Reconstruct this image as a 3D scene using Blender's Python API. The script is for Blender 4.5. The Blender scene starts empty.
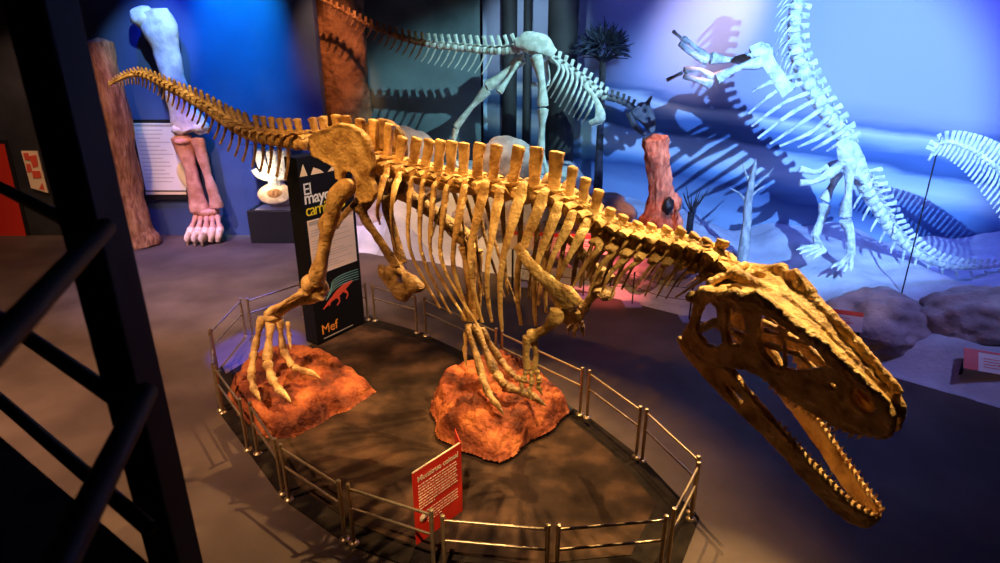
import bpy, bmesh, math, random
import numpy as np
from mathutils import Vector, noise
random.seed(7)
SC = bpy.context.scene
COL = SC.collection
V = Vector
# ------------------------------------------------------------------ camera model (used to read measured sight lines)
FPX, H = 600.0, 4.2
TH = math.atan(FPX/1620.0); S, Cc = math.sin(TH), math.cos(TH)
EYE = np.array([0, 0, H])
def ray(x, y):
    u = (x-500)/FPX; v = (y-281.5)/FPX
    return np.array([u, Cc-v*S, -S-v*Cc])
def atz(x, y, z): r = ray(x, y); return V(EYE+r*(z-H)/r[2])
def aty(x, y, Y): r = ray(x, y); return V(EYE+r*Y/r[1])
def att(x, y, t): return V(EYE+ray(x, y)*t)
def zat(p, y):                       # height on the vertical through p where the sight line at row y passes
    v = (y-281.5)/FPX
    d0 = p[1]*Cc; d1 = -S; n0 = -p[1]*S; n1 = -Cc   # depth=d0+d1*q ; down=n0+n1*q
    q = (v*d0-n0)/(n1-v*d1); return H+q
NB = V((.527, .85, 0)); KB = 4.76; DB = V((.85, -.527, 0))
def bp(x, y, lat=0.0):               # on the animal's own vertical plane, shifted sideways by lat
    r = ray(x, y); t = (KB+lat)/(NB.x*r[0]+NB.y*r[1]); return V(EYE+r*t)
def mir(p): return p-NB*2*(NB.dot(p)-KB)

# ------------------------------------------------------------------ materials
def node_mat(name, build):
    m = bpy.data.materials.new(name); m.use_nodes = True
    nt = m.node_tree; b = nt.nodes['Principled BSDF']; build(nt, b); return m
def mix_noise(name, c1, c2, scale=5, rough=.7, bump=.3, bscale=30, c3=None, metal=0, detail=6, stretch=None, spec=.4, p1=.35, p2=.65, bdist=.02):
    def f(nt, b):
        N = nt.nodes; L = nt.links
        g = N.new('ShaderNodeNewGeometry'); mp = N.new('ShaderNodeMapping')
        L.new(g.outputs['Position'], mp.inputs['Vector'])
        if stretch: mp.inputs['Scale'].default_value = stretch
        n = N.new('ShaderNodeTexNoise'); n.inputs['Scale'].default_value = scale; n.inputs['Detail'].default_value = detail
        L.new(mp.outputs[0], n.inputs['Vector'])
        r = N.new('ShaderNodeValToRGB'); e = r.color_ramp.elements
        e[0].position = p1; e[0].color = (*c1, 1); e[1].position = p2; e[1].color = (*c2, 1)
        if c3: x = e.new((p1+p2)/2); x.color = (*c3, 1)
        L.new(n.outputs['Fac'], r.inputs[0]); L.new(r.outputs[0], b.inputs['Base Color'])
        b.inputs['Roughness'].default_value = rough; b.inputs['Metallic'].default_value = metal
        b.inputs['Specular IOR Level'].default_value = spec
        if bump:
            n2 = N.new('ShaderNodeTexNoise'); n2.inputs['Scale'].default_value = bscale; n2.inputs['Detail'].default_value = 5
            L.new(mp.outputs[0], n2.inputs['Vector'])
            bn = N.new('ShaderNodeBump'); bn.inputs['Strength'].default_value = bump; bn.inputs['Distance'].default_value = bdist
            L.new(n2.outputs['Fac'], bn.inputs['Height']); L.new(bn.outputs[0], b.inputs['Normal'])
    return node_mat(name, f)
def plain(name, c, rough=.5, metal=0, spec=.5, emit=0):
    def f(nt, b):
        b.inputs['Base Color'].default_value = (*c, 1); b.inputs['Roughness'].default_value = rough
        b.inputs['Metallic'].default_value = metal; b.inputs['Specular IOR Level'].default_value = spec
        if emit: b.inputs['Emission Color'].default_value = (*c, 1); b.inputs['Emission Strength'].default_value = emit
        N = nt.nodes; n = N.new('ShaderNodeTexNoise'); n.inputs['Scale'].default_value = 60
        mr = N.new('ShaderNodeMapRange'); mr.inputs[3].default_value = max(0, rough-.06); mr.inputs[4].default_value = min(1, rough+.06)
        nt.links.new(n.outputs['Fac'], mr.inputs[0]); nt.links.new(mr.outputs[0], b.inputs['Roughness'])
    return node_mat(name, f)
M = {}
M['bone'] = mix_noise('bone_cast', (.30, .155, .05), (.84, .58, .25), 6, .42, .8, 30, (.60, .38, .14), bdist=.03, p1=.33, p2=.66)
M['bone_shaded'] = mix_noise('bone_cast_shaded', (.12, .065, .028), (.46, .29, .13), 7, .45, .9, 28, (.28, .17, .07), bdist=.03)  # darker copy of the bone, shade of far and lower bones put into the colour
M['tooth'] = mix_noise('tooth', (.55, .22, .10), (.85, .60, .30), 20, .35, .1, 40)
M['white_bone'] = mix_noise('white_bone', (.46, .50, .54), (.88, .90, .90), 7, .6, .9, 18, (.72, .75, .76), bdist=.05)
M['tan_tail'] = mix_noise('carnotaurus_bone', (.50, .50, .42), (.78, .80, .74), 8, .6, .4, 40)
M['black_bone'] = mix_noise('dark_skull', (.05, .05, .06), (.14, .13, .14), 8, .6, .4, 40)
M['femur'] = mix_noise('giant_femur', (.50, .50, .52), (.80, .80, .80), 5, .6, .5, 22)
M['shin'] = mix_noise('reddish_bone', (.45, .19, .12), (.72, .38, .28), 5, .55, .5, 25)
M['claw'] = mix_noise('pale_claw', (.62, .42, .30), (.86, .68, .52), 8, .5, .3, 30)
M['rock'] = mix_noise('red_rock', (.09, .022, .012), (.52, .155, .05), 3.0, .7, 1, 9, (.27, .065, .026), spec=.2, bdist=.07)
M['slab'] = plain('black_slab', (.02, .018, .017), .5)
M['steel'] = mix_noise('brushed_steel', (.40, .30, .18), (.54, .42, .28), 30, .36, 0, metal=.85)
M['floor'] = mix_noise('floor', (.062, .042, .036), (.125, .088, .074), 1.1, .55, .1, 60, (.092, .064, .054), spec=.15, p1=.3, p2=.7)
M['carpet'] = mix_noise('platform_floor', (.015, .009, .007), (.078, .042, .026), 2.0, .85, .2, 80, (.033, .019, .013), spec=.06)
M['carpet_edge'] = mix_noise('platform_border', (.012, .009, .008), (.022, .016, .013), 6, .85, .2, 80, spec=.05)
M['black'] = plain('black_paint', (.012, .012, .013), .45)
M['blackmatte'] = plain('matte_black_steel', (.005, .005, .006), .6, 0, .2)
M['darkwall'] = mix_noise('dark_wall', (.018, .017, .02), (.03, .028, .032), 2, .7, .1, 30)
M['navy'] = mix_noise('navy_wall', (.045, .075, .20), (.06, .10, .25), 1, .5, .08, 30)
M['tealwall'] = mix_noise('grey_wall', (.07, .10, .115), (.17, .24, .26), .7, .65, .1, 30)
M['trunk'] = mix_noise('petrified_wood', (.20, .08, .035), (.50, .26, .12), 4, .75, .8, 10, (.36, .16, .07), stretch=(3, 3, .7), bdist=.08)
M['trunk2'] = mix_noise('petrified_wood_dark', (.16, .065, .035), (.40, .18, .09), 3, .7, .8, 8, (.28, .12, .06), bdist=.08)
M['stump'] = mix_noise('orange_stump', (.42, .10, .05), (.85, .34, .18), 5, .75, .8, 12, (.66, .20, .10), stretch=(2, 2, .8), bdist=.06)
M['sand'] = mix_noise('sand', (.42, .42, .46), (.62, .62, .66), 1.6, .85, .35, 18, bdist=.04)
M['boulder'] = mix_noise('boulder', (.28, .22, .22), (.54, .44, .42), 2.5, .8, .6, 12, bdist=.05)
M['bark_grey'] = mix_noise('grey_bark', (.22, .22, .22), (.5, .5, .5), 10, .8, .6, 30, stretch=(1, 1, .5))
M['bark_dark'] = mix_noise('dark_bark', (.02, .02, .03), (.06, .05, .07), 10, .8, .5, 30)
M['foliage'] = mix_noise('dark_foliage', (.02, .03, .05), (.05, .06, .10), 10, .8, .2, 30)
M['red'] = plain('red_panel', (.78, .028, .012), .4)
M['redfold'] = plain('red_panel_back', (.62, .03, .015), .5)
M['cream'] = plain('cream_print', (.92, .70, .45), .5)
M['white'] = plain('white_print', (.85, .85, .84), .5)
M['pinkwhite'] = plain('text_field', (.85, .68, .58), .5)
M['grey_print'] = plain('grey_print', (.45, .40, .38), .6)
M['yellow'] = plain('yellow_print', (.90, .72, .02), .5)
M['orange'] = plain('orange_print', (.95, .36, .05), .5)
M['redprint'] = plain('red_print', (.80, .10, .05), .5)
M['teal_print'] = plain('teal_print', (.20, .45, .48), .5)
M['beige'] = plain('beige_print', (.80, .68, .45), .5)
M['bluebase'] = plain('blue_metal', (.25, .28, .6), .3, .3)
M['balcony'] = mix_noise('balcony_floor', (.03, .024, .02), (.08, .06, .045), 6, .8, .2, 90)
def glass(nt, b):
    b.inputs['Base Color'].default_value = (.95, .97, 1, 1); b.inputs['Roughness'].default_value = .02
    b.inputs['Transmission Weight'].default_value = 1; b.inputs['IOR'].default_value = 1.05
M['glass'] = node_mat('display_glass', glass)
def mural(nt, b):
    N = nt.nodes; L = nt.links
    g = N.new('ShaderNodeNewGeometry'); sx = N.new('ShaderNodeSeparateXYZ'); L.new(g.outputs['Position'], sx.inputs[0])
    mp = N.new('ShaderNodeMapping'); mp.inputs['Scale'].default_value = (.22, .22, 1.0); L.new(g.outputs['Position'], mp.inputs[0])
    n = N.new('ShaderNodeTexNoise'); n.inputs['Scale'].default_value = 1.2; n.inputs['Detail'].default_value = 5; L.new(mp.outputs[0], n.inputs['Vector'])
    # landscape height slopes down to the right
    a = N.new('ShaderNodeMath'); a.operation = 'MULTIPLY_ADD'; L.new(n.outputs['Fac'], a.inputs[0]); a.inputs[1].default_value = .9; L.new(sx.outputs['Z'], a.inputs[2])
    sl = N.new('ShaderNodeMath'); sl.operation = 'MULTIPLY_ADD'; L.new(sx.outputs['X'], sl.inputs[0]); sl.inputs[1].default_value = .13; L.new(a.outputs[0], sl.inputs[2])
    mr = N.new('ShaderNodeMapRange'); mr.inputs[1].default_value = .5; mr.inputs[2].default_value = 8.0; L.new(sl.outputs[0], mr.inputs[0])
    r = N.new('ShaderNodeValToRGB'); L.new(mr.outputs[0], r.inputs[0]); cr = r.color_ramp
    cols = [(0, (.30, .36, .50)), (.20, (.22, .32, .50)), (.27, (.04, .09, .24)), (.31, (.16, .30, .54)), (.345, (.62, .70, .78)), (.385, (.36, .48, .68)),
            (.40, (.04, .10, .26)), (.44, (.08, .16, .38)), (.46, (.34, .44, .62)), (.485, (.68, .72, .78)), (.505, (.12, .18, .38)), (.53, (.34, .36, .56)), (.58, (.44, .45, .66)), (1, (.40, .40, .66))]
    cr.elements[0].position = 0; cr.elements[0].color = (*cols[0][1], 1); cr.elements[1].position = 1; cr.elements[1].color = (*cols[-1][1], 1)
    for p, c in cols[1:-1]: e = cr.elements.new(p); e.color = (*c, 1)
    L.new(r.outputs[0], b.inputs['Base Color']); b.inputs['Roughness'].default_value = .7
M['mural'] = node_mat('painted_landscape', mural)

# ------------------------------------------------------------------ objects
WO = {}
def tag(o, label=None, cat=None, group=None, kind=None):
    if label: o['label'] = label
    if cat: o['category'] = cat
    if group: o['group'] = group
    if kind: o['kind'] = kind
    return o
def empty(name, loc, label, cat, group=None):
    o = bpy.data.objects.new(name, None); COL.objects.link(o); o.location = loc; o.empty_display_size = .2
    WO[o] = V(loc); return tag(o, label, cat, group)
class MB:
    def __init__(s): s.bm = bmesh.new()
    def sweep(s, pts, rad, seg=10, ref=None, sub=3, power=2.0, caps=True):
        """tube through pts; rad = per-point r or (a,b); a runs along ref"""
        pts = [V(p) for p in pts]; rr = [(r, r) if isinstance(r, (int, float)) else r for r in rad]
        if sub > 1 and len(pts) > 2:
            P = [pts[0]*2-pts[1]]+pts+[pts[-1]*2-pts[-2]]; R = [rr[0]]+rr+[rr[-1]]; np_, nr = [], []
            for i in range(1, len(P)-2):
                for k in range(sub):
                    t = k/sub
                    q = [0.5*((2*P[i][j])+(-P[i-1][j]+P[i+1][j])*t+(2*P[i-1][j]-5*P[i][j]+4*P[i+1][j]-P[i+2][j])*t*t+(-P[i-1][j]+3*P[i][j]-3*P[i+1][j]+P[i+2][j])*t**3) for j in range(3)]
                    np_.append(V(q)); h = t*t*(3-2*t); nr.append((R[i][0]*(1-h)+R[i+1][0]*h, R[i][1]*(1-h)+R[i+1][1]*h))
            np_.append(pts[-1]); nr.append(rr[-1]); pts, rr = np_, nr
        n = len(pts); rings = []; prev = None
        for i in range(n):
            t = (pts[min(i+1, n-1)]-pts[max(i-1, 0)])
            if t.length < 1e-9: t = V((0, 0, 1))
            t.normalize()
            a = V(ref) if ref is not None else (prev if prev is not None else (V((0, 0, 1)) if abs(t.z) < .9 else V((1, 0, 0))))
            a = a-t*a.dot(t)
            if a.length < 1e-6: a = prev if prev is not None else t.orthogonal()
            a = a.normalized(); prev = a; b = t.cross(a); ring = []
            for k in range(seg):
                th = 2*math.pi*k/seg; cx, sy = math.cos(th), math.sin(th)
                if power != 2: cx = math.copysign(abs(cx)**(2/power), cx); sy = math.copysign(abs(sy)**(2/power), sy)
                ring.append(s.bm.verts.new(pts[i]+a*cx*rr[i][0]+b*sy*rr[i][1]))
            rings.append(ring)
        for i in range(n-1):
            for k in range(seg): s.bm.faces.new((rings[i][k], rings[i][(k+1) % seg], rings[i+1][(k+1) % seg], rings[i+1][k]))
        if caps:
            for ring, p, d in ((rings[0], pts[0], pts[0]-pts[1]), (rings[-1], pts[-1], pts[-1]-pts[-2])):
                m = min(rr[0 if ring is rings[0] else -1]); c = s.bm.verts.new(p+(d.normalized()*m*.35 if d.length > 0 else d))
                for k in range(seg):
                    f = (ring[k], ring[(k+1) % seg], c) if ring is rings[-1] else (ring[(k+1) % seg], ring[k], c)
                    s.bm.faces.new(f)
        return s
    def box(s, c, size, ax=None, ay=None, az=None):
        c = V(c); ax = V(ax or (1, 0, 0)); ay = V(ay or (0, 1, 0)); az = V(az or (0, 0, 1)); sx, sy, sz = size[0]/2, size[1]/2, size[2]/2
        v = [s.bm.verts.new(c+ax*sx*i+ay*sy*j+az*sz*k) for i in (-1, 1) for j in (-1, 1) for k in (-1, 1)]
        for f in ((0, 1, 3, 2), (4, 6, 7, 5), (0, 4, 5, 1), (2, 3, 7, 6), (0, 2, 6, 4), (1, 5, 7, 3)): s.bm.faces.new([v[i] for i in f])
        return s
    def prism(s, pts, d):
        """closed polygon pts extruded by vector d"""
        d = V(d); a = [s.bm.verts.new(V(p)) for p in pts]; b = [s.bm.verts.new(V(p)+d) for p in pts]; n = len(pts)
        s.bm.faces.new(a[::-1]); s.bm.faces.new(b)
        for i in range(n): s.bm.faces.new((a[i], a[(i+1) % n], b[(i+1) % n], b[i]))
        return s
    def blob(s, c, r, sub=3, amp=.15, freq=1.5, seed=0, flat=None):
        r = V(r) if not isinstance(r, (int, float)) else V((r, r, r)); c = V(c)
        res = bmesh.ops.create_icosphere(s.bm, subdivisions=sub, radius=1)
        for v in res['verts']:
            d = v.co.copy(); k = 1+amp*noise.noise(d*freq+V((seed, seed*.7, 3)))+amp*.5*noise.noise(d*freq*2.7+V((3, seed, 1)))
            v.co = V((d.x*r.x*k, d.y*r.y*k, d.z*r.z*k))+c
            if flat is not None and v.co.z < flat: v.co.z = flat
        return s
    def mesh(s, verts, faces):
        vs = [s.bm.verts.new(v) for v in verts]
        for f in faces:
            try: s.bm.faces.new([vs[i] for i in f])
            except ValueError: pass
        return s
    def rough(s, amp, freq):
        s.bm.normal_update()
        for v in s.bm.verts:
            v.co += v.normal*amp*(noise.noise(v.co*freq)+.5*noise.noise(v.co*freq*2.3))
        return s
    def build(s, name, mat, parent=None, smooth=True, origin=None, bevel=0):
        bm = s.bm; bmesh.ops.recalc_face_normals(bm, faces=bm.faces)
        if origin is None:
            lo = V([min(v.co[i] for v in bm.verts) for i in range(3)]); hi = V([max(v.co[i] for v in bm.verts) for i in range(3)])
            origin = (lo+hi)/2
            if parent is None: origin.z = lo.z
        origin = V(origin)
        for v in bm.verts: v.co -= origin
        if smooth:
            for f in bm.faces: f.smooth = True
            for e in bm.edges:
                if len(e.link_faces) == 2 and e.calc_face_angle(0) > .9: e.smooth = False
        me = bpy.data.meshes.new(name); bm.to_mesh(me); bm.free()
        mats = mat if isinstance(mat, list) else [mat]
        for m in mats: me.materials.append(M[m])
        o = bpy.data.objects.new(name, me); COL.objects.link(o)
        o.location = origin-(WO[parent] if parent else V((0, 0, 0))); WO[o] = origin
        if parent: o.parent = parent
        if bevel:
            b = o.modifiers.new('bevel', 'BEVEL'); b.width = bevel; b.segments = 2; b.limit_method = 'ANGLE'
        return o
def text_mesh(body, size, origin, xdir, ydir, depth=.004, font_shear=0, bold=0, space=1):
    cu = bpy.data.curves.new('lettering', 'FONT'); cu.body = body; cu.size = size; cu.extrude = depth/2; cu.offset = bold; cu.shear = font_shear; cu.space_character = space
    cu.resolution_u = 3
    o = bpy.data.objects.new('lettering', cu); COL.objects.link(o); dg = bpy.context.evaluated_depsgraph_get(); dg.update()
    me = bpy.data.meshes.new_from_object(o.evaluated_get(dg)); bpy.data.objects.remove(o); bpy.data.curves.remove(cu)
    x = V(xdir).normalized(); y = V(ydir).normalized(); z = x.cross(y); og = V(origin)
    vs = [og+x*v.co.x+y*v.co.y+z*v.co.z for v in me.vertices]; fs = [tuple(p.vertices) for p in me.polygons]
    bpy.data.meshes.remove(me); return vs, fs
def snet(fn, lo, hi, res):
    """surface nets: zero level of fn (negative inside) -> verts, quads"""
    ax = [np.arange(lo[i], hi[i]+res, res) for i in range(3)]; X, Y, Z = np.meshgrid(*ax, indexing='ij')
    F = fn(X, Y, Z); s = F < 0; nx, ny, nz = F.shape
    cell = np.zeros((nx-1, ny-1, nz-1), int); acc = np.zeros((nx-1, ny-1, nz-1, 3)); cnt = np.zeros((nx-1, ny-1, nz-1))
    cs = [(i, j, k) for i in (0, 1) for j in (0, 1) for k in (0, 1)]
    def sub(A, c): return A[c[0]:A.shape[0]-1+c[0], c[1]:A.shape[1]-1+c[1], c[2]:A.shape[2]-1+c[2]]
    for c in cs:
        for d in range(3):
            if c[d]: continue
            e = list(c); e[d] = 1; f0 = sub(F, c); f1 = sub(F, e); m = (f0 < 0) != (f1 < 0)
            t = np.where(m, f0/np.where(m, f0-f1, 1), 0)
            for a in range(3): acc[..., a] += np.where(m, (c[a]+(t if a == d else 0)), 0)
            cnt += m
    idx = np.argwhere(cnt > 0); idn = -np.ones(cnt.shape, int); idn[tuple(idx.T)] = np.arange(len(idx))
    cc = acc[tuple(idx.T)]/cnt[tuple(idx.T)][:, None]; verts = np.array(lo)+(idx+cc)*res; faces = []
    for d in range(3):
        o1, o2 = [a for a in range(3) if a != d]
        sl0 = [slice(None)]*3; sl1 = [slice(None)]*3; sl0[d] = slice(0, -1); sl1[d] = slice(1, None)
        m = s[tuple(sl0)] != s[tuple(sl1)]
        for p in np.argwhere(m):
            if p[o1] == 0 or p[o2] == 0 or p[o1] >= F.shape[o1]-1 or p[o2] >= F.shape[o2]-1: continue
            q = []
            for a, b in ((0, 0), (1, 0), (1, 1), (0, 1)):
                t = p.copy(); t[o1] -= a; t[o2] -= b; q.append(idn[tuple(t)])
            if min(q) >= 0: faces.append(q)
    return verts, faces
def psdf(poly, X, Y):
    p = np.array(poly, float); n = len(p); d = np.full(X.shape, 1e9); ins = np.zeros(X.shape, bool)
    for i in range(n):
        a = p[i]; b = p[(i+1) % n]; e = b-a; wx = X-a[0]; wy = Y-a[1]
        t = np.clip((wx*e[0]+wy*e[1])/(e@e+1e-12), 0, 1); d = np.minimum(d, (wx-e[0]*t)**2+(wy-e[1]*t)**2)
        c = ((a[1] > Y) != (b[1] > Y)) & (X < (b[0]-a[0])*(Y-a[1])/(b[1]-a[1]+1e-12)+a[0]); ins ^= c
    d = np.sqrt(d); return np.where(ins, -d, d)
def smx(a, b, k=.02): h = np.clip(.5+.5*(a-b)/k, 0, 1); return b*(1-h)+a*h+k*h*(1-h)
def smn(a, b, k=.02): return -smx(-a, -b, k)
def caps(X, Y, Z, a, b, r0, r1=None):
    r1 = r0 if r1 is None else r1; a = np.array(a); b = np.array(b); e = b-a
    t = np.clip(((X-a[0])*e[0]+(Y-a[1])*e[1]+(Z-a[2])*e[2])/(e@e+1e-12), 0, 1)
    return np.sqrt((X-a[0]-e[0]*t)**2+(Y-a[1]-e[1]*t)**2+(Z-a[2]-e[2]*t)**2)-(r0+(r1-r0)*t)
def wob(X, Y, Z, amp, k):
    return amp*(np.sin(X*k+1.3*np.sin(Y*k*.7))*np.sin(Y*k*1.1+2*np.sin(Z*k*.6))*np.sin(Z*k*.9+1.7*np.sin(X*k*.8))+.5*np.sin(X*k*2.3+Z*k*1.9)*np.sin(Y*k*2.1-Z*k))

# ================================================================== SETTING
CAM = bpy.data.cameras.new('camera'); co = bpy.data.objects.new('camera', CAM); COL.objects.link(co)
co.location = (0, 0, H); co.rotation_euler = (math.pi/2-TH, 0, 0)
CAM.sensor_width = 36; CAM.lens = FPX/1000*36; CAM.clip_start = .05
CAM.dof.use_dof = True; CAM.dof.focus_distance = 6.0; CAM.dof.aperture_fstop = 2.2
SC.camera = co
YW = 14.75
o = MB().box((-.5, 8, -.05), (30, 26, .1)).build('floor', 'floor', smooth=False); tag(o, kind='structure')
o = MB().box((-.5, 8, 9.05), (30, 26, .1)).build('ceiling', 'darkwall', smooth=False); tag(o, kind='structure')
XL = aty(245, 130, YW).x
o = MB().box(((-9.85-4.2)/2, YW+.15, 4.5), (-4.2+9.85, .3, 9)).build('wall_left_back', 'navy', smooth=False); tag(o, kind='structure')
o = MB().box(((-15.4-9.85)/2, YW+.13, 4.5), (-9.85+15.4, .3, 9)).build('wall_far_left', 'darkwall', smooth=False); tag(o, kind='structure')
o = MB().box((-15.45, 6, 4.5), (.1, 17.2, 9)).build('wall_left', 'darkwall', smooth=False); tag(o, kind='structure')
o = MB().box((-.5, -5, 4.5), (30, .1, 9)).build('wall_rear', 'darkwall', smooth=False); tag(o, kind='structure')
o = MB().box((14.5, 4, 4.5), (.1, 18, 9)).build('wall_right', 'darkwall', smooth=False); tag(o, kind='structure')
XT = aty(480, 60, 16.6).x
o = MB().box(((-6.8+XT)/2, 16.75, 4.5), (XT+6.8, .3, 9)).build('wall_back', 'tealwall', smooth=False); tag(o, kind='structure')
# painted backdrop, curved in plan
pl = [(XT+.05, 17.6), (1.9, 17.6), (2.15, 16.8), (2.6, 16.4), (3.4, 15.8), (4.2, 15.1), (5.0, 14.2), (5.8, 13.6), (6.8, 13.2), (8, 12.9), (10, 12.4), (12, 11.6), (14.3, 10)]
mb = MB(); vs = []
for x, y in pl: vs += [(x, y, 0), (x, y, 9)]
vs += [(x+.15, y+.25, z) for x, y in pl for z in (0, 9)]; n = len(pl)
fs = [(2*i, 2*i+2, 2*i+3, 2*i+1) for i in range(n-1)]+[(2*n+2*i, 2*n+2*i+1, 2*n+2*i+3, 2*n+2*i+2) for i in range(n-1)]
fs += [(2*i+1, 2*i+3, 2*n+2*i+3, 2*n+2*i+1) for i in range(n-1)]+[(0, 1, 2*n+1, 2*n), (2*n-2, 4*n-2, 4*n-1, 2*n-1)]
o = mb.mesh(vs, fs).build('wall_mural', 'mural'); tag(o, kind='structure')

# platform floor inside the barrier and black border
FENCE = [(246, 337), (219, 375), (222, 412), (252, 452), (286, 498), (349, 542), (434, 572), (551, 590), (667, 578), (692, 516), (638, 459), (584, 417), (500, 372), (421, 334), (371, 320), (305, 317)]
FW = [atz(x, y, 0) for x, y in FENCE]
cen = sum(FW, V())/len(FW)
o = MB().prism([cen+(p-cen)*1.02+V((0, 0, .001)) for p in FW], (0, 0, .012)).build('trim_1', 'carpet_edge', smooth=False); tag(o, kind='structure')
o = MB().prism([cen+(p-cen)*.90+V((0, 0, .0135)) for p in FW], (0, 0, .006)).build('trim_2', 'carpet', smooth=False); tag(o, kind='structure')

bp_ = [atz(x, y, .02) for x, y in ((226, 374), (222, 366), (246, 316), (300, 300), (318, 340), (300, 352), (250, 360))]
o = MB().prism([p+V((0, 0, .0)) for p in bp_], (0, 0, .006)).build('trim_3', 'floor', smooth=False); tag(o, kind='structure')

# ================================================================== BARRIER
hf = zat(atz(283, 494, 0), 443)
hf = .5*(hf+zat(atz(640, 460, 0), 407))
panels = [((253, 337), (304, 318), 'low steel barrier panel behind the rear foot, reaching to the black info pillar'),
          ((246, 337), (218, 372), 'short steel barrier panel at the far left corner of the platform'),
          ((217, 375), (221, 410), 'narrow steel barrier panel at the leftmost edge of the platform'),
          ((223, 413), (248, 450), 'steel barrier panel just left of the left red rock'),
          ((258, 454), (283, 494), 'steel barrier panel below the left corner of the left red rock'),
          ((289, 500), (345, 540), 'steel barrier panel in the lower left curve of the ring, before the red sign'),
          ((354, 544), (434, 572), 'steel barrier panel crossing in front of the left edge of the red sign'),
          ((445, 578), (546, 588), 'steel barrier panel at the bottom centre, right of the red sign'),
          ((556, 588), (659, 578), 'steel barrier panel at the bottom, under the big claw shaped shadows'),
          ((667, 570), (691, 520), 'steel barrier panel at the right tip of the ring under the open jaw'),
          ((691, 513), (642, 461), 'steel barrier panel on the right side, nearest the lower jaw'),
          ((636, 458), (587, 418), 'steel barrier panel on the right side between lower jaw and front rock'),
          ((580, 415), (502, 374), 'steel barrier panel behind the front rock and the hand'),
          ((496, 371), (426, 336), 'steel barrier panel behind the front foot'),
          ((417, 333), (375, 321), 'steel barrier panel behind the hanging pubis bone'),
          ((368, 320), (357, 319), 'stub of steel barrier beside the right edge of the info pillar')]
for (a, b, lab) in panels:
    A, B = atz(*a, 0), atz(*b, 0); d = (B-A).normalized()
    t = empty('crowd_barrier', (A+B)/2, lab, 'barrier', 'steel barrier panels around the platform')
    up = V((0, 0, 1))
    for P in (A, B):
        mb = MB().sweep([P+up*.0, P+up*hf], [.019, .019], 12)
        mb.sweep([P+up*hf*1.0, P+up*(hf+.022)], [.024, .020], 12)
        po = mb.build('post', 'steel', t)
        MB().sweep([P, P+up*.016, P+up*.03], [.055, .05, .022], 16, sub=1).build('foot_flange', 'steel', po)
    for z in (hf-.03, hf-.24):
        MB().sweep([A+up*z, B+up*z], [.013, .013], 8).build('rail', 'steel', t)

# ================================================================== ROCKS UNDER THE FEET
def rock(name, outline, hmax, lab, seed, sl=None, zb=.02):
    P = [atz(x, y, .18) for x, y in outline]; xs = [p.x for p in P]; ys = [p.y for p in P]
    nx, ny = 120, 120; X, Y = np.meshgrid(np.linspace(min(xs)-.05, max(xs)+.05, nx), np.linspace(min(ys)-.05, max(ys)+.05, ny), indexing='ij')
    D = -psdf([(p.x, p.y) for p in P], X, Y); vs = []; idx = {}
    for i in range(nx):
        for j in range(ny):
            d = D[i, j]+.05*noise.noise(V((X[i, j]*4, Y[i, j]*4, seed)))
            if d < -.02: continue
            k = max(0, min(1, d/.20)); k = 1-(1-k)**2
            q = V((X[i, j], Y[i, j], seed))
            cr = abs(noise.noise(q*2.6)); vo = noise.voronoi(V((q.x*3.4+.3*noise.noise(q*5), q.y*4.6+.3*noise.noise(q*5+V((9, 0, 0))), seed)))[0]; z = hmax*k*(.74+.26*noise.noise(q*1.8)+.34*min(.35, vo[1]-vo[0])-.10*max(0, .12-cr)/.12+.09*noise.noise(q*8)+.05*noise.noise(q*19))
            idx[i, j] = len(vs); vs.append((X[i, j], Y[i, j], zb+max(0, z)))
    fs = [(idx[i, j], idx[i+1, j], idx[i+1, j+1], idx[i, j+1]) for i in range(nx-1) for j in range(ny-1) if all(k in idx for k in ((i, j), (i+1, j), (i+1, j+1), (i, j+1)))]
    mb = MB().mesh(vs, fs); bm = mb.bm
    edge = [e for e in bm.edges if len(e.link_faces) == 1]
    r = bmesh.ops.extrude_edge_only(bm, edges=edge)
    for v in [g for g in r['geom'] if isinstance(g, bmesh.types.BMVert)]: v.co.z = zb-.0
    mb2 = mb.build(name, 'rock', None); tag(mb2, lab, 'rock'); return mb2
rk1 = rock('red_rock', [(226, 384), (236, 366), (262, 352), (300, 345), (335, 352), (374, 381), (352, 396), (330, 405), (292, 427), (258, 424), (236, 404)], .34, 'left red brown rock slab carrying the rear three toed foot', 3.1)
rk2 = rock('red_rock', [(429, 400), (438, 380), (462, 368), (500, 358), (540, 371), (571, 403), (554, 420), (522, 440), (500, 455), (468, 446), (440, 430)], .38, 'front orange red rock slab carrying the forward three toed foot', 8.4, zb=.075)
c4 = [atz(x, y, .07) for x, y in ((434, 412), (497, 357), (575, 408), (500, 460))]
o = MB().prism([p-V((0, 0, .05)) for p in c4], (0, 0, .05)).build('rock_plinth', 'slab', smooth=False, bevel=.01); tag(o, 'thin black square slab under the front orange rock', 'plinth')

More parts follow.
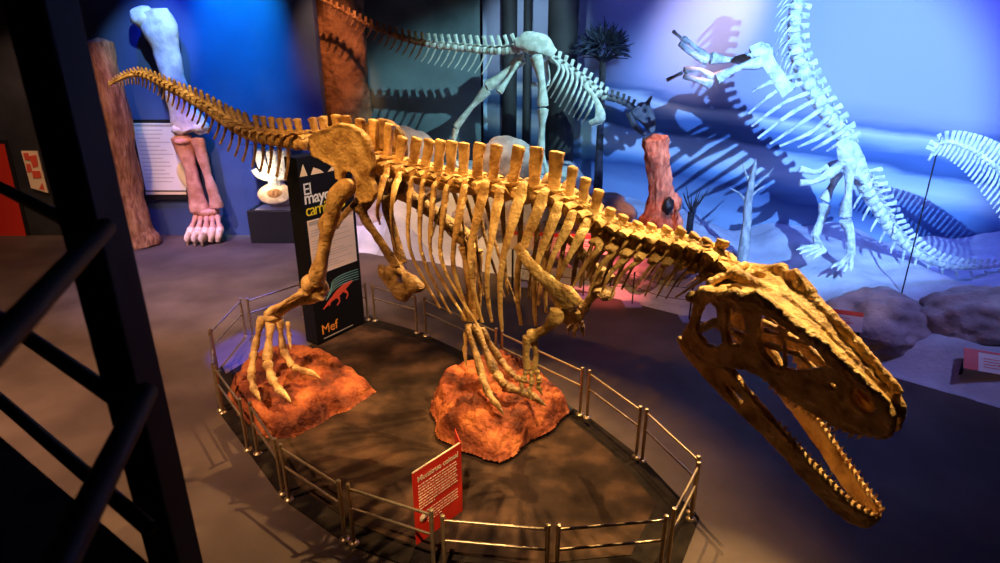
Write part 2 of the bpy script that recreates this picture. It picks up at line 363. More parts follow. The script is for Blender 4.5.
# ================================================================== THE GREAT THEROPOD
rex = empty('theropod_skeleton', (-1.3, 6.6, 0.02), 'giant golden brown meat eating dinosaur skeleton with open jaws filling the ring barrier', 'dinosaur skeleton')
UP = V((0, 0, 1))
def neckplate(mb, c, fwd, up, lat, r, L):
    for sg in (-1, 1):
        a = c+up*r*1.05+lat*sg*r*.45
        mb.sweep([a+fwd*L*.68+lat*sg*r*.45+up*.01, a+fwd*L*.3, a, a-fwd*L*.35+lat*sg*r*.15, a-fwd*L*.62+lat*sg*r*.5+up*.015], [(.034, .018), (.058, .022), (.056, .024), (.060, .022), (.034, .018)], 8, ref=lat, sub=3)
        mb.sweep([c+lat*sg*r*.5-up*r*.1+fwd*L*.3, c+lat*sg*r*1.5-up*r*.5+fwd*L*.1, c+lat*sg*r*1.2-up*r*.9-fwd*L*.25], [(.05, .018), (.04, .02), (.02, .012)], 8, ref=fwd, sub=3)
    mb.sweep([c+up*r*.9, c+up*(r*1.5)], [(L*.42, r*.95), (L*.22, r*.35)], 10, ref=fwd)
def vertebra(c, fwd, top, r, L, proc=.22, blade=(.06, .022), tipk=1.0, parent=rex, mat='bone', lean=0, power=3.0, nseg=10, trans=True, prong=True, lat=None, neck=False):
    fwd = fwd.normalized(); lat = V(lat) if lat is not None else NB; up = lat.cross(fwd); up = up if up.z > 0 else -up; lat = fwd.cross(up)
    mb = MB()
    mb.sweep([c-fwd*L*.5, c-fwd*L*.36, c, c+fwd*L*.36, c+fwd*L*.5], [r*.92, r, r*.68, r, r*.92], nseg, ref=up)
    base = c+up*r*.75
    d = top-base; l = d.length
    mb.sweep([c+up*r*.3, base+up*.02, base+d*.25], [(L*.40, r*.55), (L*.36, r*.42), (blade[0]*.75, blade[1]*1.5)], 8, ref=fwd, power=2.5)
    mb.sweep([base+d*.1, base+d*.35, base+d*.8, base+d*.95, top], [(blade[0]*.75, blade[1]*1.3), (blade[0]*.85, blade[1]), (blade[0], blade[1]*1.1), (blade[0]*(.45+.59*tipk), blade[1]*1.35*tipk), (blade[0]*.98*tipk, blade[1]*1.25*tipk)], 10, ref=fwd, power=power)
    if trans:
        for sg in (-1, 1):
            a = c+up*r*.85; e = a+lat*sg*proc+up*.10*proc-fwd*.25*proc
            mb.sweep([a, (a+e)/2+up*.15*proc, e], [(r*.55, r*.24), (r*.42, r*.17), (r*.50, r*.22)], 8, ref=fwd)
    if neck: neckplate(mb, c, fwd, up, lat, r, L)
    if prong:
        for sg in (-1, 1):
            a = c+up*r*1.15+lat*sg*r*.35
            mb.sweep([a, a+fwd*L*.62+up*r*.25], [r*.26, r*.16], 6); mb.sweep([a, a-fwd*L*.58+up*r*.1], [r*.24, r*.16], 6)
    mb.rough(r*.10, 2.2/r)
    return mb.build('vertebra', mat, parent)
pairs = [((312, 118), (318, 146)), ((322, 117), (328, 148)), ((336, 115), (338, 151)), ((346, 116), (349, 155)), ((360, 119), (361, 160)), ((374, 120), (373, 164)), ((390, 124), (386, 168)),
         ((403, 137), (398, 172)), ((417, 138), (412, 175)), ((430, 140), (424, 178)), ((441, 140), (437, 181)), ((452, 141), (450, 184)), ((464, 143), (463, 186)), ((480, 143), (476, 188)), ((497, 145), (492, 191)),
         ((519, 146), (512, 194)), ((537, 147), (533, 197)), ((557, 152), (552, 201)), ((573, 167), (566, 207)), ((586, 178), (578, 214)), ((599, 190), (590, 222)),
         ((612, 206), (603, 232)), ((625, 213), (617, 238)), ((639, 220), (631, 243)), ((653, 222), (645, 246)), ((669, 225), (659, 249)), ((684, 226), (672, 252)), ((697, 232), (685, 255)), ((709, 237), (698, 259)), ((723, 240), (711, 265)), ((731, 262), (722, 274))]
cw = [bp(*c) for t, c in pairs]; tw = [bp(*t) for t, c in pairs]
for i in range(len(pairs)):
    f = cw[min(i+1, len(cw)-1)]-cw[max(i-1, 0)]; L = f.length/(1 if i in (0, len(cw)-1) else 2)*.92
    if i < 7: r, pr, bl = .10, .20, (.052, .03)
    elif i < 21: r, pr, bl = .085, .23, ((.058+.004*max(0, i-14), .024) if i < 18 else (.048, .028))
    else: r, pr, bl = .105, .16, (.046, .024); tw[i] = cw[i]+(tw[i]-cw[i])*(.90 if i < 29 else 1)
    if i == 29: bl = (.05, .02)
    vertebra(cw[i], f, tw[i], r, min(L, .24), pr, bl, power=4 if i < 18 else 2.2, neck=i >= 20)
# tail
tail_px = [(303, 143), (293, 142), (283, 141), (273, 139.5), (263, 138), (254, 136), (244, 132), (234, 127), (220, 118), (205, 107.5), (190, 99), (175, 91), (160, 83), (148, 77), (138, 74.5), (128, 76), (118, 80.5), (108, 86)]
pts = [bp(*p) for p in tail_px]; dense = []
for a, b in zip(pts[:-1], pts[1:]): dense += [a.lerp(b, k/20) for k in range(20)]
dense.append(pts[-1]); cum = [0]
for a, b in zip(dense[:-1], dense[1:]): cum.append(cum[-1]+(b-a).length)
Ltot = cum[-1]
def tp(s):
    s = max(0, min(Ltot-1e-6, s)); i = max(k for k in range(len(cum)) if cum[k] <= s); i = min(i, len(dense)-2)
    return dense[i].lerp(dense[i+1], (s-cum[i])/max(1e-9, cum[i+1]-cum[i]))
s = .03; k = 0; tailc = []
while s < Ltot-.03:
    q = s/Ltot; stp = .155*(1-q)+.075*q
    tailc.append((s, stp, q)); s += stp
for (s, stp, q) in tailc:
    c = tp(s); f = tp(s-.06)-tp(s+.06); r = .080*(1-q)**.8+.012; hgt = (.24 if q < .25 else .24-.10*min(1, (q-.25)/.3))*(1-.62*max(0, q-.5)/.5)
    f.normalize(); up = NB.cross(f); up = up if up.z > 0 else -up
    lean = .12 if q < .2 else .55
    vertebra(c, f, c+up*(r+hgt*.72)-f*hgt*lean, r, stp*.95, (.20 if q < .3 else .12)*(1-q)+.02, (.042*(1-q)+.012, .018*(1-q)+.006), tipk=(1 if q < .2 else .35), trans=q < .8, power=2.4, nseg=9)
for j, (s, stp, q) in enumerate(tailc):
    if j < 1 or q > .93: continue
    c = tp(s+stp*.5); f = (tp(s-.06)-tp(s+.06)).normalized(); up = NB.cross(f); up = up if up.z > 0 else -up
    r = .080*(1-q)**.8+.012; l = .36*(1-q)**1.1+.03; a = c-up*r*1.0
    MB().sweep([a+up*.02, a-up*l*.5-f*l*.12, a-up*l-f*l*.35], [(.016, .03*(1-q)+.006), (.018*(1-q)+.005, .012), (.022*(1-q)+.005, .009)], 7, ref=f).build('chevron', 'bone_shaded' if q < .5 else 'bone', rex)
# ribs: start, middle, end
ribs = [((388, 171), (379, 200), (380, 224), .040), ((400, 175), (392, 205), (396, 250), .040), ((412, 180), (409, 245), (440, 308), .030), ((423, 183), (421, 250), (451, 314), .030), ((435, 185), (431, 255), (466, 320), .032), ((447, 188), (441, 258), (478, 326), .034),
        ((465, 188), (453, 258), (470, 318), .045), ((486, 184), (470, 255), (482, 322), .052), ((501, 190), (488, 262), (492, 322), .050), ((524, 185), (503, 258), (502, 330), .056), ((545, 192), (519, 262), (521, 325), .056), ((559, 205), (538, 262), (536, 326), .050), ((573, 214), (551, 262), (546, 312), .046), ((587, 222), (566, 262), (553, 300), .044)]
for i, (a, m, e, w) in enumerate(ribs):
    A = bp(*a, -.24); Mi = bp(*m, -.46); E_ = bp(*e, -.36 if i > 3 else -.30); q1 = A.lerp(Mi, .30); q1 += (-NB*.05)+DB*(.02)
    hd = cw[i+7]+V((0, 0, .0))-NB*.07
    P = [hd, A+V((0, 0, .015)), A.lerp(q1, .5), q1, Mi, Mi.lerp(E_, .55)-DB*.02-NB*.01, E_]
    R = [(.022, .016), (w*.75, .022), (w*1.05, .024), (w, .022), (w*.55, .019), (w*.45, .016), (w*.35, .012)]
    MB().sweep(P, R, 9, ref=DB, sub=4).rough(.005, 20).build('rib', 'bone', rex)
    MB().sweep([mir(p) for p in P], R, 9, ref=DB, sub=4).rough(.005, 20).build('rib', 'bone_shaded', rex)
cribs = [((599, 247), (584, 266), (571, 290), .034), ((612, 252), (598, 270), (588, 296), .034), ((625, 257), (610, 274), (600, 296), .034), ((642, 258), (622, 274), (609, 300), .026), ((656, 259), (646, 272), (632, 292), .022), ((668, 262), (654, 276), (645, 296), .018), ((682, 264), (668, 278), (656, 298), .018), ((694, 266), (678, 280), (666, 298), .018), ((711, 273), (697, 283), (676, 297), .026)]
for i, (a, m, e, w) in enumerate(cribs):
    hd = cw[i+21]-NB*.08 if i+21 < len(cw) else cw[-1]
    P = [hd, bp(*a, -.13), bp(*m, -.16), bp(*e, -.15)]; R = [(.02, .016), (w, .026), (w*.55, .017), (w*.3, .009)]
    MB().sweep(P, R, 8, ref=DB, sub=5).rough(.004, 22).build('cervical_rib', 'bone', rex)
    MB().sweep([mir(p) for p in P], R, 8, ref=DB, sub=5).rough(.004, 22).build('cervical_rib', 'bone_shaded', rex)
# pelvis plates, built in plane coordinates (DB, UP) at a lateral offset
def plate(outline, lat, th, name, mat='bone', bulge=0, holes=(), res=.016, parent=rex, mirror=False, round_=.035, rk=.75):
    P = [bp(*p, lat) for p in outline]; q = [(p.dot(DB), p.z) for p in P]
    hq = [[(bp(*p, lat).dot(DB), bp(*p, lat).z) for p in h] for h in holes]
    lo = (min(a for a, b in q)-.05, -th*3, min(b for a, b in q)-.05); hi = (max(a for a, b in q)+.05, th*3, max(b for a, b in q)+.05)
    def fn(X, Y, Z):
        d = psdf(q, X, Z)
        for h in hq: d = smx(d, -psdf(h, X, Z), .03)
        rim = np.exp(-(d/.028)**2)*th*rk
        f = smx(d, np.abs(Y+bulge*np.sin((X-lo[0])/(hi[0]-lo[0])*3.14))-th/2-rim, round_)
        return f+wob(X, Y, Z, .004, 26)
    vs, fs = snet(fn, lo, hi, res)
    out = []
    W = [DB*v[0]+NB*(KB+lat+v[1])+UP*v[2] for v in vs]
    MB().mesh(W, fs).build(name, mat, parent)
    if mirror: MB().mesh([mir(w) for w in W], fs).build(name, 'bone_shaded', parent)
plate([(311, 137), (316, 131), (330, 128), (344, 122), (354, 124), (364, 130), (370, 138), (374, 150), (375, 167), (373, 176), (379, 192), (375, 201), (364, 203), (360, 195), (361, 180), (356, 171), (349, 170), (346, 180), (341, 178), (339, 167), (326, 160), (314, 156)], -.24, .042, 'ilium', mirror=True, bulge=.05)
for sg in (0, 1):
    g = (lambda p: mir(p)) if sg else (lambda p: p)
    P = [g(bp(352, 204, -.24)), g(bp(362, 212, -.20)), g(bp(378, 238, -.13)), g(bp(396, 266, -.05))]
    MB().sweep([g(bp(372, 198, -.24))]+P[1:], [(.05, .03), (.07, .045), (.06, .03), (.075, .035)], 10, ref=DB, sub=5).sweep(P[:2], [(.03, .04), (.07, .045)], 8, ref=DB).rough(.01, 9).build('pubis', 'bone_shaded', rex)
    MB().sweep([g(bp(352, 186, -.22)), g(bp(338, 205, -.16)), g(bp(330, 220, -.10)), g(bp(325, 228, -.08))], [(.07, .035), (.045, .03), (.035, .025), (.06, .03)], 9, ref=DB, sub=5).rough(.008, 10).build('ischium', 'bone_shaded', rex)
plate([(379, 264), (386, 268), (392, 262), (401, 262), (406, 272), (414, 276), (425, 288), (422, 292), (413, 294), (406, 302), (398, 299), (388, 284), (380, 275)], 0, .16, 'pubic_boot', 'bone_shaded', holes=[[(399, 273), (404, 275), (405, 285), (401, 284)]], res=.013, round_=.09, rk=0)
# right leg (near)
K1 = bp(316, 283, -.45); A1 = bp(273, 313, -.52)
mb = MB().sweep([bp(352, 184, -.20), bp(344, 188, -.34), bp(337, 196, -.40), bp(333, 212, -.42), bp(327, 235, -.43), bp(323, 255, -.44), bp(318, 273, -.45), K1], [.07, .095, .098, .080, .070, .072, .10, .095], 16, sub=5)
mb.sweep([bp(333, 212, -.42), bp(323, 223, -.42), bp(326, 236, -.42)], [.05, .055, .04], 10, sub=4)
mb.blob(bp(309, 284, -.50), (.085, .10, .11), 3); mb.blob(bp(321, 288, -.38), (.085, .09, .11), 3)
mb.rough(.014, 8).build('femur', 'bone', rex)
mb = MB().sweep([bp(318, 291, -.42), bp(310, 296, -.44), bp(295, 302, -.47), A1], [(.12, .10), (.10, .075), (.06, .06), (.085, .075)], 14, sub=5)
mb.sweep([bp(300, 289, -.50), bp(304, 300, -.5), bp(296, 305, -.49)], [(.04, .025), (.05, .03), (.02, .02)], 8, sub=4)
mb.rough(.01, 9).build('tibia', 'bone', rex)
MB().sweep([bp(306, 292, -.56), bp(290, 299, -.58), A1-NB*.07], [.045, .024, .03], 10, sub=5).rough(.006, 12).build('fibula', 'bone', rex)
def chain(pts, rads, claw, name_tag, mat='bone'):
    for i in range(len(pts)-1):
        a, b = pts[i], pts[i+1]; last = i == len(pts)-2; r0, r1 = rads[i], rads[i+1]
        if last and claw:
            d = b-a; MB().sweep([a, a+d*.35+UP*.02, a+d*.75+UP*.01, b], [(r0*1.0, r0*.8), (r0*.95, r0*.7), (r0*.5, r0*.4), (.006, .006)], 9, ref=UP, sub=4).build('toe_claw' if 'toe' in name_tag else 'hand_claw', mat, rex)
        else:
            MB().sweep([a.lerp(b, .02), a.lerp(b, .16), a.lerp(b, .5), a.lerp(b, .84), a.lerp(b, .97)], [r0*.9, r0*1.05, r0*.66, r1*1.0, r1*.85], 10, sub=3).rough(.006, 14).build(name_tag if i else ('metatarsal' if 'toe' in name_tag else 'metacarpal'), mat, rex)
MB().blob(A1-UP*.03, (.12, .11, .09), 3, .15).build('tarsal', 'bone', rex)
def foot(spec, mat='bone'):
    for pts, rads, claw in spec: chain([atz(*p) for p in pts], rads, claw, 'toe_bone', mat)
foot([([(262, 316, 1.10), (254, 352, .66), (251, 375, .52), (254, 390, .46), (261, 402, .37)], [.055, .055, .05, .045, .02], True),
      ([(271, 316, 1.10), (267, 362, .62), (272, 379, .50), (280, 391, .45), (291, 402, .37)], [.06, .065, .058, .05, .02], True),
      ([(279, 317, 1.08), (283, 350, .66), (293, 367, .50), (307, 372, .44), (321, 379, .37)], [.05, .055, .05, .045, .02], True)])
chain([atz(288, 322, 1.0), atz(289, 337, .85), atz(291, 350, .73)], [.03, .035, .01], True, 'toe_bone')
# left leg (far)
K2 = bp(470, 240, .52); A2 = bp(470, 319, .60)
mb = MB().sweep([bp(372, 184, .18), bp(380, 182, .34), bp(392, 186, .40), bp(420, 203, .44), bp(446, 222, .48), bp(462, 235, .51), K2], [.09, .12, .11, .08, .078, .11, .10], 14, sub=5)
mb.rough(.014, 8).build('femur', 'bone_shaded', rex)
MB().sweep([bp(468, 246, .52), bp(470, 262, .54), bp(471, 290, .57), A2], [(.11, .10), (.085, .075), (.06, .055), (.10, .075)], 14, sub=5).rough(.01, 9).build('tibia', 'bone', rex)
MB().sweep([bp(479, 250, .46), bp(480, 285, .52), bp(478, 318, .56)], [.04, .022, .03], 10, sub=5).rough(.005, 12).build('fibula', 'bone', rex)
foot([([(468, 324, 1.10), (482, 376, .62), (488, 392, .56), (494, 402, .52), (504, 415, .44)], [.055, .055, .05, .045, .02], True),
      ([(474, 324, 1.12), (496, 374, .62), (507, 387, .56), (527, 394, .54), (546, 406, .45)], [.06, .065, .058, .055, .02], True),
      ([(481, 328, 1.08), (500, 360, .66), (511, 373, .56), (519, 380, .52), (531, 384, .46)], [.05, .055, .05, .045, .02], True)], 'bone_shaded')
chain([atz(466, 332, 1.0), atz(465, 352, .78), atz(466, 368, .62)], [.035, .035, .01], True, 'toe_bone')
# arms
def arm(sc, co_, hu, ul, ra, fingers, mat):
    MB().sweep([p for p in sc], [(.045, .02), (.05, .022), (.06, .025), (.075, .03), (.13, .05), (.14, .055)], 12, ref=DB+UP*.3, sub=4, power=2.5).rough(.008, 14).build('scapula', mat, rex)
    MB().sweep(co_, [(.10, .03), (.11, .035), (.05, .025)], 10, ref=DB, sub=4).rough(.01, 12).build('coracoid', mat, rex)
    MB().sweep(hu, [.06, .075, .045, .042, .06], 12, sub=4).rough(.008, 12).build('humerus', mat, rex)
    MB().sweep(ul, [.05, .03, .035], 10, sub=4).rough(.005, 14).build('ulna', mat, rex)
    MB().sweep(ra, [.035, .024, .033], 10, sub=4).rough(.005, 14).build('radius', mat, rex)
    for f in fingers: chain(f, [.028, .028, .026, .008], True, 'finger_bone', mat)
arm([bp(517, 245, -.48), bp(524, 256, -.50), bp(537, 272, -.52), (bp(550, 284, -.52)), bp(564, 297, -.48), bp(569, 304, -.45)],
    [bp(570, 309, -.43), bp(569, 316, -.38), bp(564, 321, -.34)],
    [bp(557, 310, -.50), bp(555, 318, -.50), bp(546, 328, -.50), bp(538, 333, -.50), bp(531, 336, -.50)],
    [bp(528, 337, -.52), bp(526, 352, -.52), bp(527, 368, -.50)], [bp(534, 340, -.46), bp(536, 354, -.46), bp(534, 369, -.46)],
    [[bp(526, 370, -.5), bp(524, 379, -.52), bp(521, 385, -.54), bp(523, 393, -.55)], [bp(531, 371, -.48), bp(532, 382, -.5), bp(529, 390, -.52), bp(531, 400, -.54)], [bp(536, 370, -.46), bp(539, 380, -.46), bp(538, 388, -.46), bp(542, 395, -.46)]], 'bone')
arm([bp(566, 236, .46), bp(574, 244, .48), bp(584, 256, .50), bp(592, 267, .48), bp(600, 278, .46), bp(603, 284, .43)],
    [bp(604, 289, .40), bp(604, 294, .34), bp(600, 298, .30)],
    [bp(598, 286, .48), bp(596, 290, .48), bp(592, 297, .48), bp(588, 302, .48), bp(585, 305, .48)],
    [bp(583, 306, .52), bp(579, 313, .6), bp(575, 319, .66)], [bp(587, 307, .46), bp(583, 314, .54), bp(579, 320, .62)],
    [[bp(575, 321, .66), bp(572, 326, .7), bp(569, 329, .72), bp(568, 334, .72)], [bp(578, 322, .64), bp(577, 328, .68), bp(574, 332, .7), bp(575, 338, .7)], [bp(581, 321, .6), bp(583, 327, .62), bp(582, 331, .62), bp(584, 337, .62)]], 'bone_shaded')

# ------------------------------------------------------------------ skull
SO = V((1.79, 4.54, 2.14)); SF = V((.543, -.824, -.161)).normalized()
SR = V((-.837, -.514, -.189)); SR = (SR-SF*SR.dot(SF)).normalized(); SU = SR.cross(SF); SU = SU if SU.z > 0 else -SU
def sk(x, y, z): return SO+SF*x+SR*y+SU*z
WX = ([-.15, .15, .4, .7, 1.0, 1.3, 1.45, 1.52], [.28, .28, .25, .18, .14, .105, .075, .03])
outl = [(-.113, -.056), (-.06, .13), (-.04, .31), (-.01, .42), (.064, .50), (.15, .535), (.32, .575), (.45, .60), (.60, .575), (.767, .53), (.87, .48), (.98, .43), (1.10, .385), (1.24, .325), (1.36, .265), (1.43, .18), (1.462, .09), (1.46, .03), (1.43, -.01), (1.36, -.065), (1.25, -.12), (1.15, -.135), (1.0, -.135), (.877, -.122), (.74, -.10), (.60, -.035), (.47, -.035), (.30, -.115), (.18, -.14), (-.03, -.13), (-.10, -.10)]
h_inf = [(.053, .33), (.115, .42), (.165, .40), (.20, .30), (.235, .20), (.265, .12), (.226, .045), (.138, .02), (.05, .06), (.025, .158)]
h_orb = [(.265, .43), (.315, .475), (.37, .455), (.415, .33), (.425, .238), (.396, .155), (.329, .15), (.29, .214), (.285, .311)]
h_ant = [(.50, .50), (.58, .515), (.68, .49), (.79, .45), (.90, .435), (.955, .38), (.99, .31), (.878, .215), (.79, .158), (.667, .12), (.583, .185), (.53, .29), (.50, .40)]
h_nar = [(1.175, .27), (1.25, .285), (1.32, .235), (1.34, .165), (1.30, .115), (1.235, .135), (1.185, .19)]
h_mx = [(1.03, .19), (1.075, .225), (1.085, .18), (1.05, .15)]
TX = ([-.1, .064, .15, .32, .45, .60, .767, .98, 1.24, 1.36, 1.44, 1.49], [.34, .49, .53, .565, .585, .565, .52, .425, .315, .255, .17, .05])
def skull_f(X, Y, Z):
    W = np.interp(X, *WX); aY = np.abs(Y); o2 = psdf(outl, X, Z)
    for h in (h_inf, h_orb, h_ant, h_nar, h_mx): o2 = smx(o2, -psdf(h, X, Z), .025)
    rim = np.exp(-(o2/.03)**2)*.008
    fl = .0*Z
    side = smx(o2, np.abs(aY-(W-.02+fl))-.020-rim, .02)
    top = np.interp(X, *TX); roof = np.maximum(np.abs(Z-(top-.03+.10*np.clip(aY-W*.35, -.1, .1)))-.028, aY-W)
    roof = np.maximum(roof, .05-X); roof = np.maximum(roof, X-1.44)
    stf = np.sqrt(((X-.20)/.055)**2+((aY-.13)/.045)**2)-1; roof = smx(roof, -stf*.06, .02)
    groove = np.maximum(np.abs(aY)-.012, top-.02-Z)
    roof = np.maximum(roof, -np.where(X > .5, groove, 1))
    ridge = np.minimum.reduce([caps(X, aY, Z, (.5, .17, .60), (.95, .125, .46), .030, .03), caps(X, aY, Z, (.95, .125, .46), (1.38, .075, .27), .028, .02)])
    ridge = ridge+.006*np.sin(X*85+3*np.sin(X*29))*np.sin(X*57+aY*60)
    horn = np.minimum(caps(X, aY, Z, (.34, .245, .55), (.44, .215, .645), .045, .035), caps(X, aY, Z, (.44, .215, .645), (.60, .185, .59), .035, .03)); po = caps(X, aY, Z, (.20, .27, .52), (.30, .26, .59), .045, .05)
    sq = caps(X, aY, Z, (.02, .26, .47), (.22, .26, .53), .035, .03)
    paro = caps(X, aY, Z, (.05, .05, .42), (-.07, .27, .36), .05, .045)
    bc = np.sqrt(((X-.13)/.15)**2+(Y/.10)**2+((Z-.36)/.13)**2)-1; bc = bc*.1
    cond = np.sqrt((X+.05)**2+Y**2+(Z-.36)**2)-.055
    par = caps(X, Y, Z, (.10, 0, .55), (.38, 0, .56), .05, .04); nuch = caps(X, aY, Z, (.06, 0, .56), (.03, .20, .52), .035, .03)
    pal = np.minimum.reduce([caps(X, aY, Z, (.05, .14, .12), (.45, .12, .18), .028), caps(X, aY, Z, (.45, .12, .18), (.75, .06, .22), .03, .022), caps(X, aY, Z, (.45, .12, .18), (.62, .17, .02), .025),
                             caps(X, aY, Z, (.75, .06, .22), (1.25, .03, .05), .022, .018), caps(X, aY, Z, (.48, .10, .30), (.80, .05, .34), .018, .014), caps(X, aY, Z, (.62, .08, .32), (.72, .14, .16), .016)])
    pal = np.minimum(pal, caps(X, aY, Z, (-.04, .20, .0), (.08, .13, .14), .035))
    d = smn(side, roof, .03)
    for q in (ridge, horn, po, sq, paro, par, nuch): d = smn(d, q, .03)
    d = smn(d, bc, .03); d = smn(d, cond, .02); d = smn(d, pal, .02)
    # palate shelf between the tooth rows
    shelf = np.maximum.reduce([np.abs(Z+.02-.0*X)-.014, aY-W, np.abs(X-1.15)-.30]); d = smn(d, shelf, .02)
    return d+wob(X, Y, Z, .0045, 34)+wob(X, Y, Z, .002, 90)
vs, fs = snet(skull_f, (-.22, -.36, -.20), (1.58, .36, .74), .0115)
skull = MB().mesh([sk(*v) for v in vs], fs).build('skull', 'bone', rex)
def tooth(base, dirv, l, r, parent, back):
    tip = base+dirv*l+back*l*.25
    MB().sweep([base-dirv*.015, base+dirv*l*.25, base+dirv*l*.7+back*l*.08, tip], [(r, r*.6), (r*.95, r*.55), (r*.5, r*.3), (.002, .002)], 7, ref=SF, sub=2).build('tooth', 'tooth', parent)
bx = [o_[0] for o_ in outl[17:26]]; bz = [o_[1] for o_ in outl[17:26]]
for sg in (-1, 1):
    x = .62; j = 0
    while x < 1.475:
        z = np.interp(x, bx[::-1], bz[::-1]); w = np.interp(x, *WX)-.025
        l = (.055+.035*abs(math.sin(j*2.1)))*(1 if x < 1.35 else .8)
        tooth(sk(x, sg*w, z+.012), -SU, l, .018, skull, -SF); x += .049; j += 1
# lower jaw
jo = [(-.14, -.075), (-.06, -.12), (.05, -.13), (.12, -.16), (.22, -.13), (.34, -.085), (.42, -.12), (.52, -.20), (.75, -.345), (.96, -.465), (1.2, -.60), (1.4, -.70), (1.545, -.735), (1.585, -.80), (1.56, -.88), (1.50, -.905), (1.42, -.90), (1.3, -.865), (1.18, -.81), (.96, -.68), (.72, -.56), (.49, -.47), (.23, -.37), (.05, -.28), (-.09, -.20), (-.16, -.13)]
jh = [(.36, -.27), (.44, -.28), (.52, -.33), (.50, -.37), (.42, -.33)]
WJ = ([-.2, .0, .4, 1.0, 1.3, 1.45, 1.54, 1.59, 1.62], [.27, .27, .24, .165, .125, .095, .06, .02, 0])
def jaw_f(X, Y, Z):
    W = np.interp(X, *WJ); d2 = smx(psdf(jo, X, Z), -psdf(jh, X, Z), .03)
    d = smx(d2, np.abs(np.abs(Y)-W+.012)-.024-.010*np.exp(-(d2/.04)**2), .03)
    return d+wob(X, Y, Z, .004, 30)
vs, fs = snet(jaw_f, (-.24, -.34, -1.0), (1.68, .34, .0), .013)
jaw = MB().mesh([sk(*v) for v in vs], fs).build('lower_jaw', 'bone', rex)
jt = [(.80, -.375), (.96, -.465), (1.2, -.60), (1.4, -.70), (1.545, -.735)]
jd = (SU*.89+SF*.45).normalized()
for sg in (-1, 1):
    x = .80; j = 0
    while x < 1.56:
        z = np.interp(x, [a for a, b in jt], [b for a, b in jt]); w = max(.02, np.interp(x, *WJ)-.014)
        tooth(sk(x, sg*w, z-.005), jd, .055+.02*abs(math.sin(j*1.7)), .014, jaw, -SF); x += .042; j += 1

# ================================================================== RED FOLDED SIGN
def on_line(p, y): return V((p.x, p.y, zat(p, y)))
b0 = atz(417, 545, 0.02); b1 = atz(462, 511, .02)
t0z = zat(b0, 474); lft = b0; rgt = b1
T0 = V((b0.x, b0.y, t0z)); T1 = V((b1.x, b1.y, zat(b1, 446)))
sx = (rgt-lft).normalized(); sn = V((sx.y, -sx.x, 0))
T1.z = T0.z
B0 = V((b0.x, b0.y, .02)); B1 = V((b1.x, b1.y, .02))
sg_ = empty('folded_sign', (b0+b1)/2, 'bright red folded sign with cream lettering standing inside the ring behind the lower railing', 'sign')
pan = MB().prism([B0, B1, T1, T0], -sn*.012).build('front_panel', 'red', sg_, smooth=False)
wd = (sx*.5-sn*.86).normalized(); w2 = atz(470, 503, .02); wl = (sx*.45-sn*.9).normalized()*.16
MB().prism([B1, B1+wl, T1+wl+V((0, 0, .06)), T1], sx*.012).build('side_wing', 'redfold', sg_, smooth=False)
MB().prism([T0, T1, T1+V((0, 0, .008)), T0+V((0, 0, .008))], -sn*.014).build('top_edge', 'cream', sg_, smooth=False)
SWd = (rgt-lft).length; SH = T0.z-.02
def sgn(x, z): return B0+sx*x+V((0, 0, z))+sn*.003
mb = MB(); vs, fs = text_mesh('Monstruo colosal', .080, sgn(.045, SH-.12), sx, UP, .003, bold=.0012, space=.93)
kk = (SWd-.08)/(max((v-B0).dot(sx) for v in vs)-.045); vs = [v+sx*((v-B0).dot(sx)-.045)*(kk-1) for v in vs] if kk < 1 else vs; mb.mesh(vs, fs).build('lettering', 'cream', pan, smooth=False)
mb = MB(); rnd = random.Random(3)
for k in range(14):
    y = SH-.165-k*.032-(.03 if k > 8 else 0); x = .05 if k < 9 else .14; end = SWd-.05 if k not in (8, 13) else .32
    if k == 8: end = .24
    while x < end-.01:
        l = min(rnd.uniform(.018, .055), end-x); mb.box(sgn(x+l/2, y), (l, .003, (.009 if k < 9 else .007)), sx, sn, UP); x += l+.010
mb.build('small_print', 'cream', pan, smooth=False)
mb = MB(); c = sgn(.09, SH-.165-9.9*.032-.05); mb.sweep([c, c+sn*.003], [.042, .042], 24).build('round_emblem', 'cream', pan, smooth=False)
mb = MB(); c += sn*.004
mb.sweep([c+sx*-.015+UP*.012, c+sx*.012+UP*.016, c+sx*.018-UP*.004, c-sx*.012-UP*.010, c-sx*.018-UP*.02], [.004]*5, 6, sub=3).build('emblem_mark', 'redprint', pan)

# ================================================================== INFO PILLAR
P0 = atz(318, 346, 0.02); P1 = atz(365, 323, 0.02); px_ = (P1-P0).normalized(); pn = V((px_.y, -px_.x, 0)); PW = (P1-P0).length
PZ = zat(P0, 158); PD = .26
pil = empty('info_pillar', (P0+P1)/2-pn*PD/2, 'tall black info pillar headed El mayor carnivoro behind the rear leg', 'information panel')
ctr = (P0+P1)/2-pn*PD/2
MB().box(ctr+UP*(PZ/2-.0), (PW, PD, PZ-.04), px_, pn, UP).build('pillar_body', 'blackmatte', pil, smooth=False, bevel=.006)
def pp(x, z, o_=.004): return P0+px_*x+UP*(z-.02)+pn*o_
def zp(px, py):
    for x in (0,): pass
    r = ray(px, py); t = (P0.dot(pn))/(V(r).dot(pn)); q = V(EYE+r*t); return (q-P0).dot(px_), q.z
xa, za = zp(310, 204); xb, zb = zp(357, 205); xc, zc = zp(357, 262); xd, zd = zp(314, 284)
z1 = zp(308, 221)[1]; z0 = zp(312, 277)[1]
tf = MB().box(pp(PW/2, (z1+z0)/2), (PW*.88, .004, z1-z0), px_, pn, UP).build('text_field', 'pinkwhite', pil, smooth=False)
mb = MB(); rnd = random.Random(5)
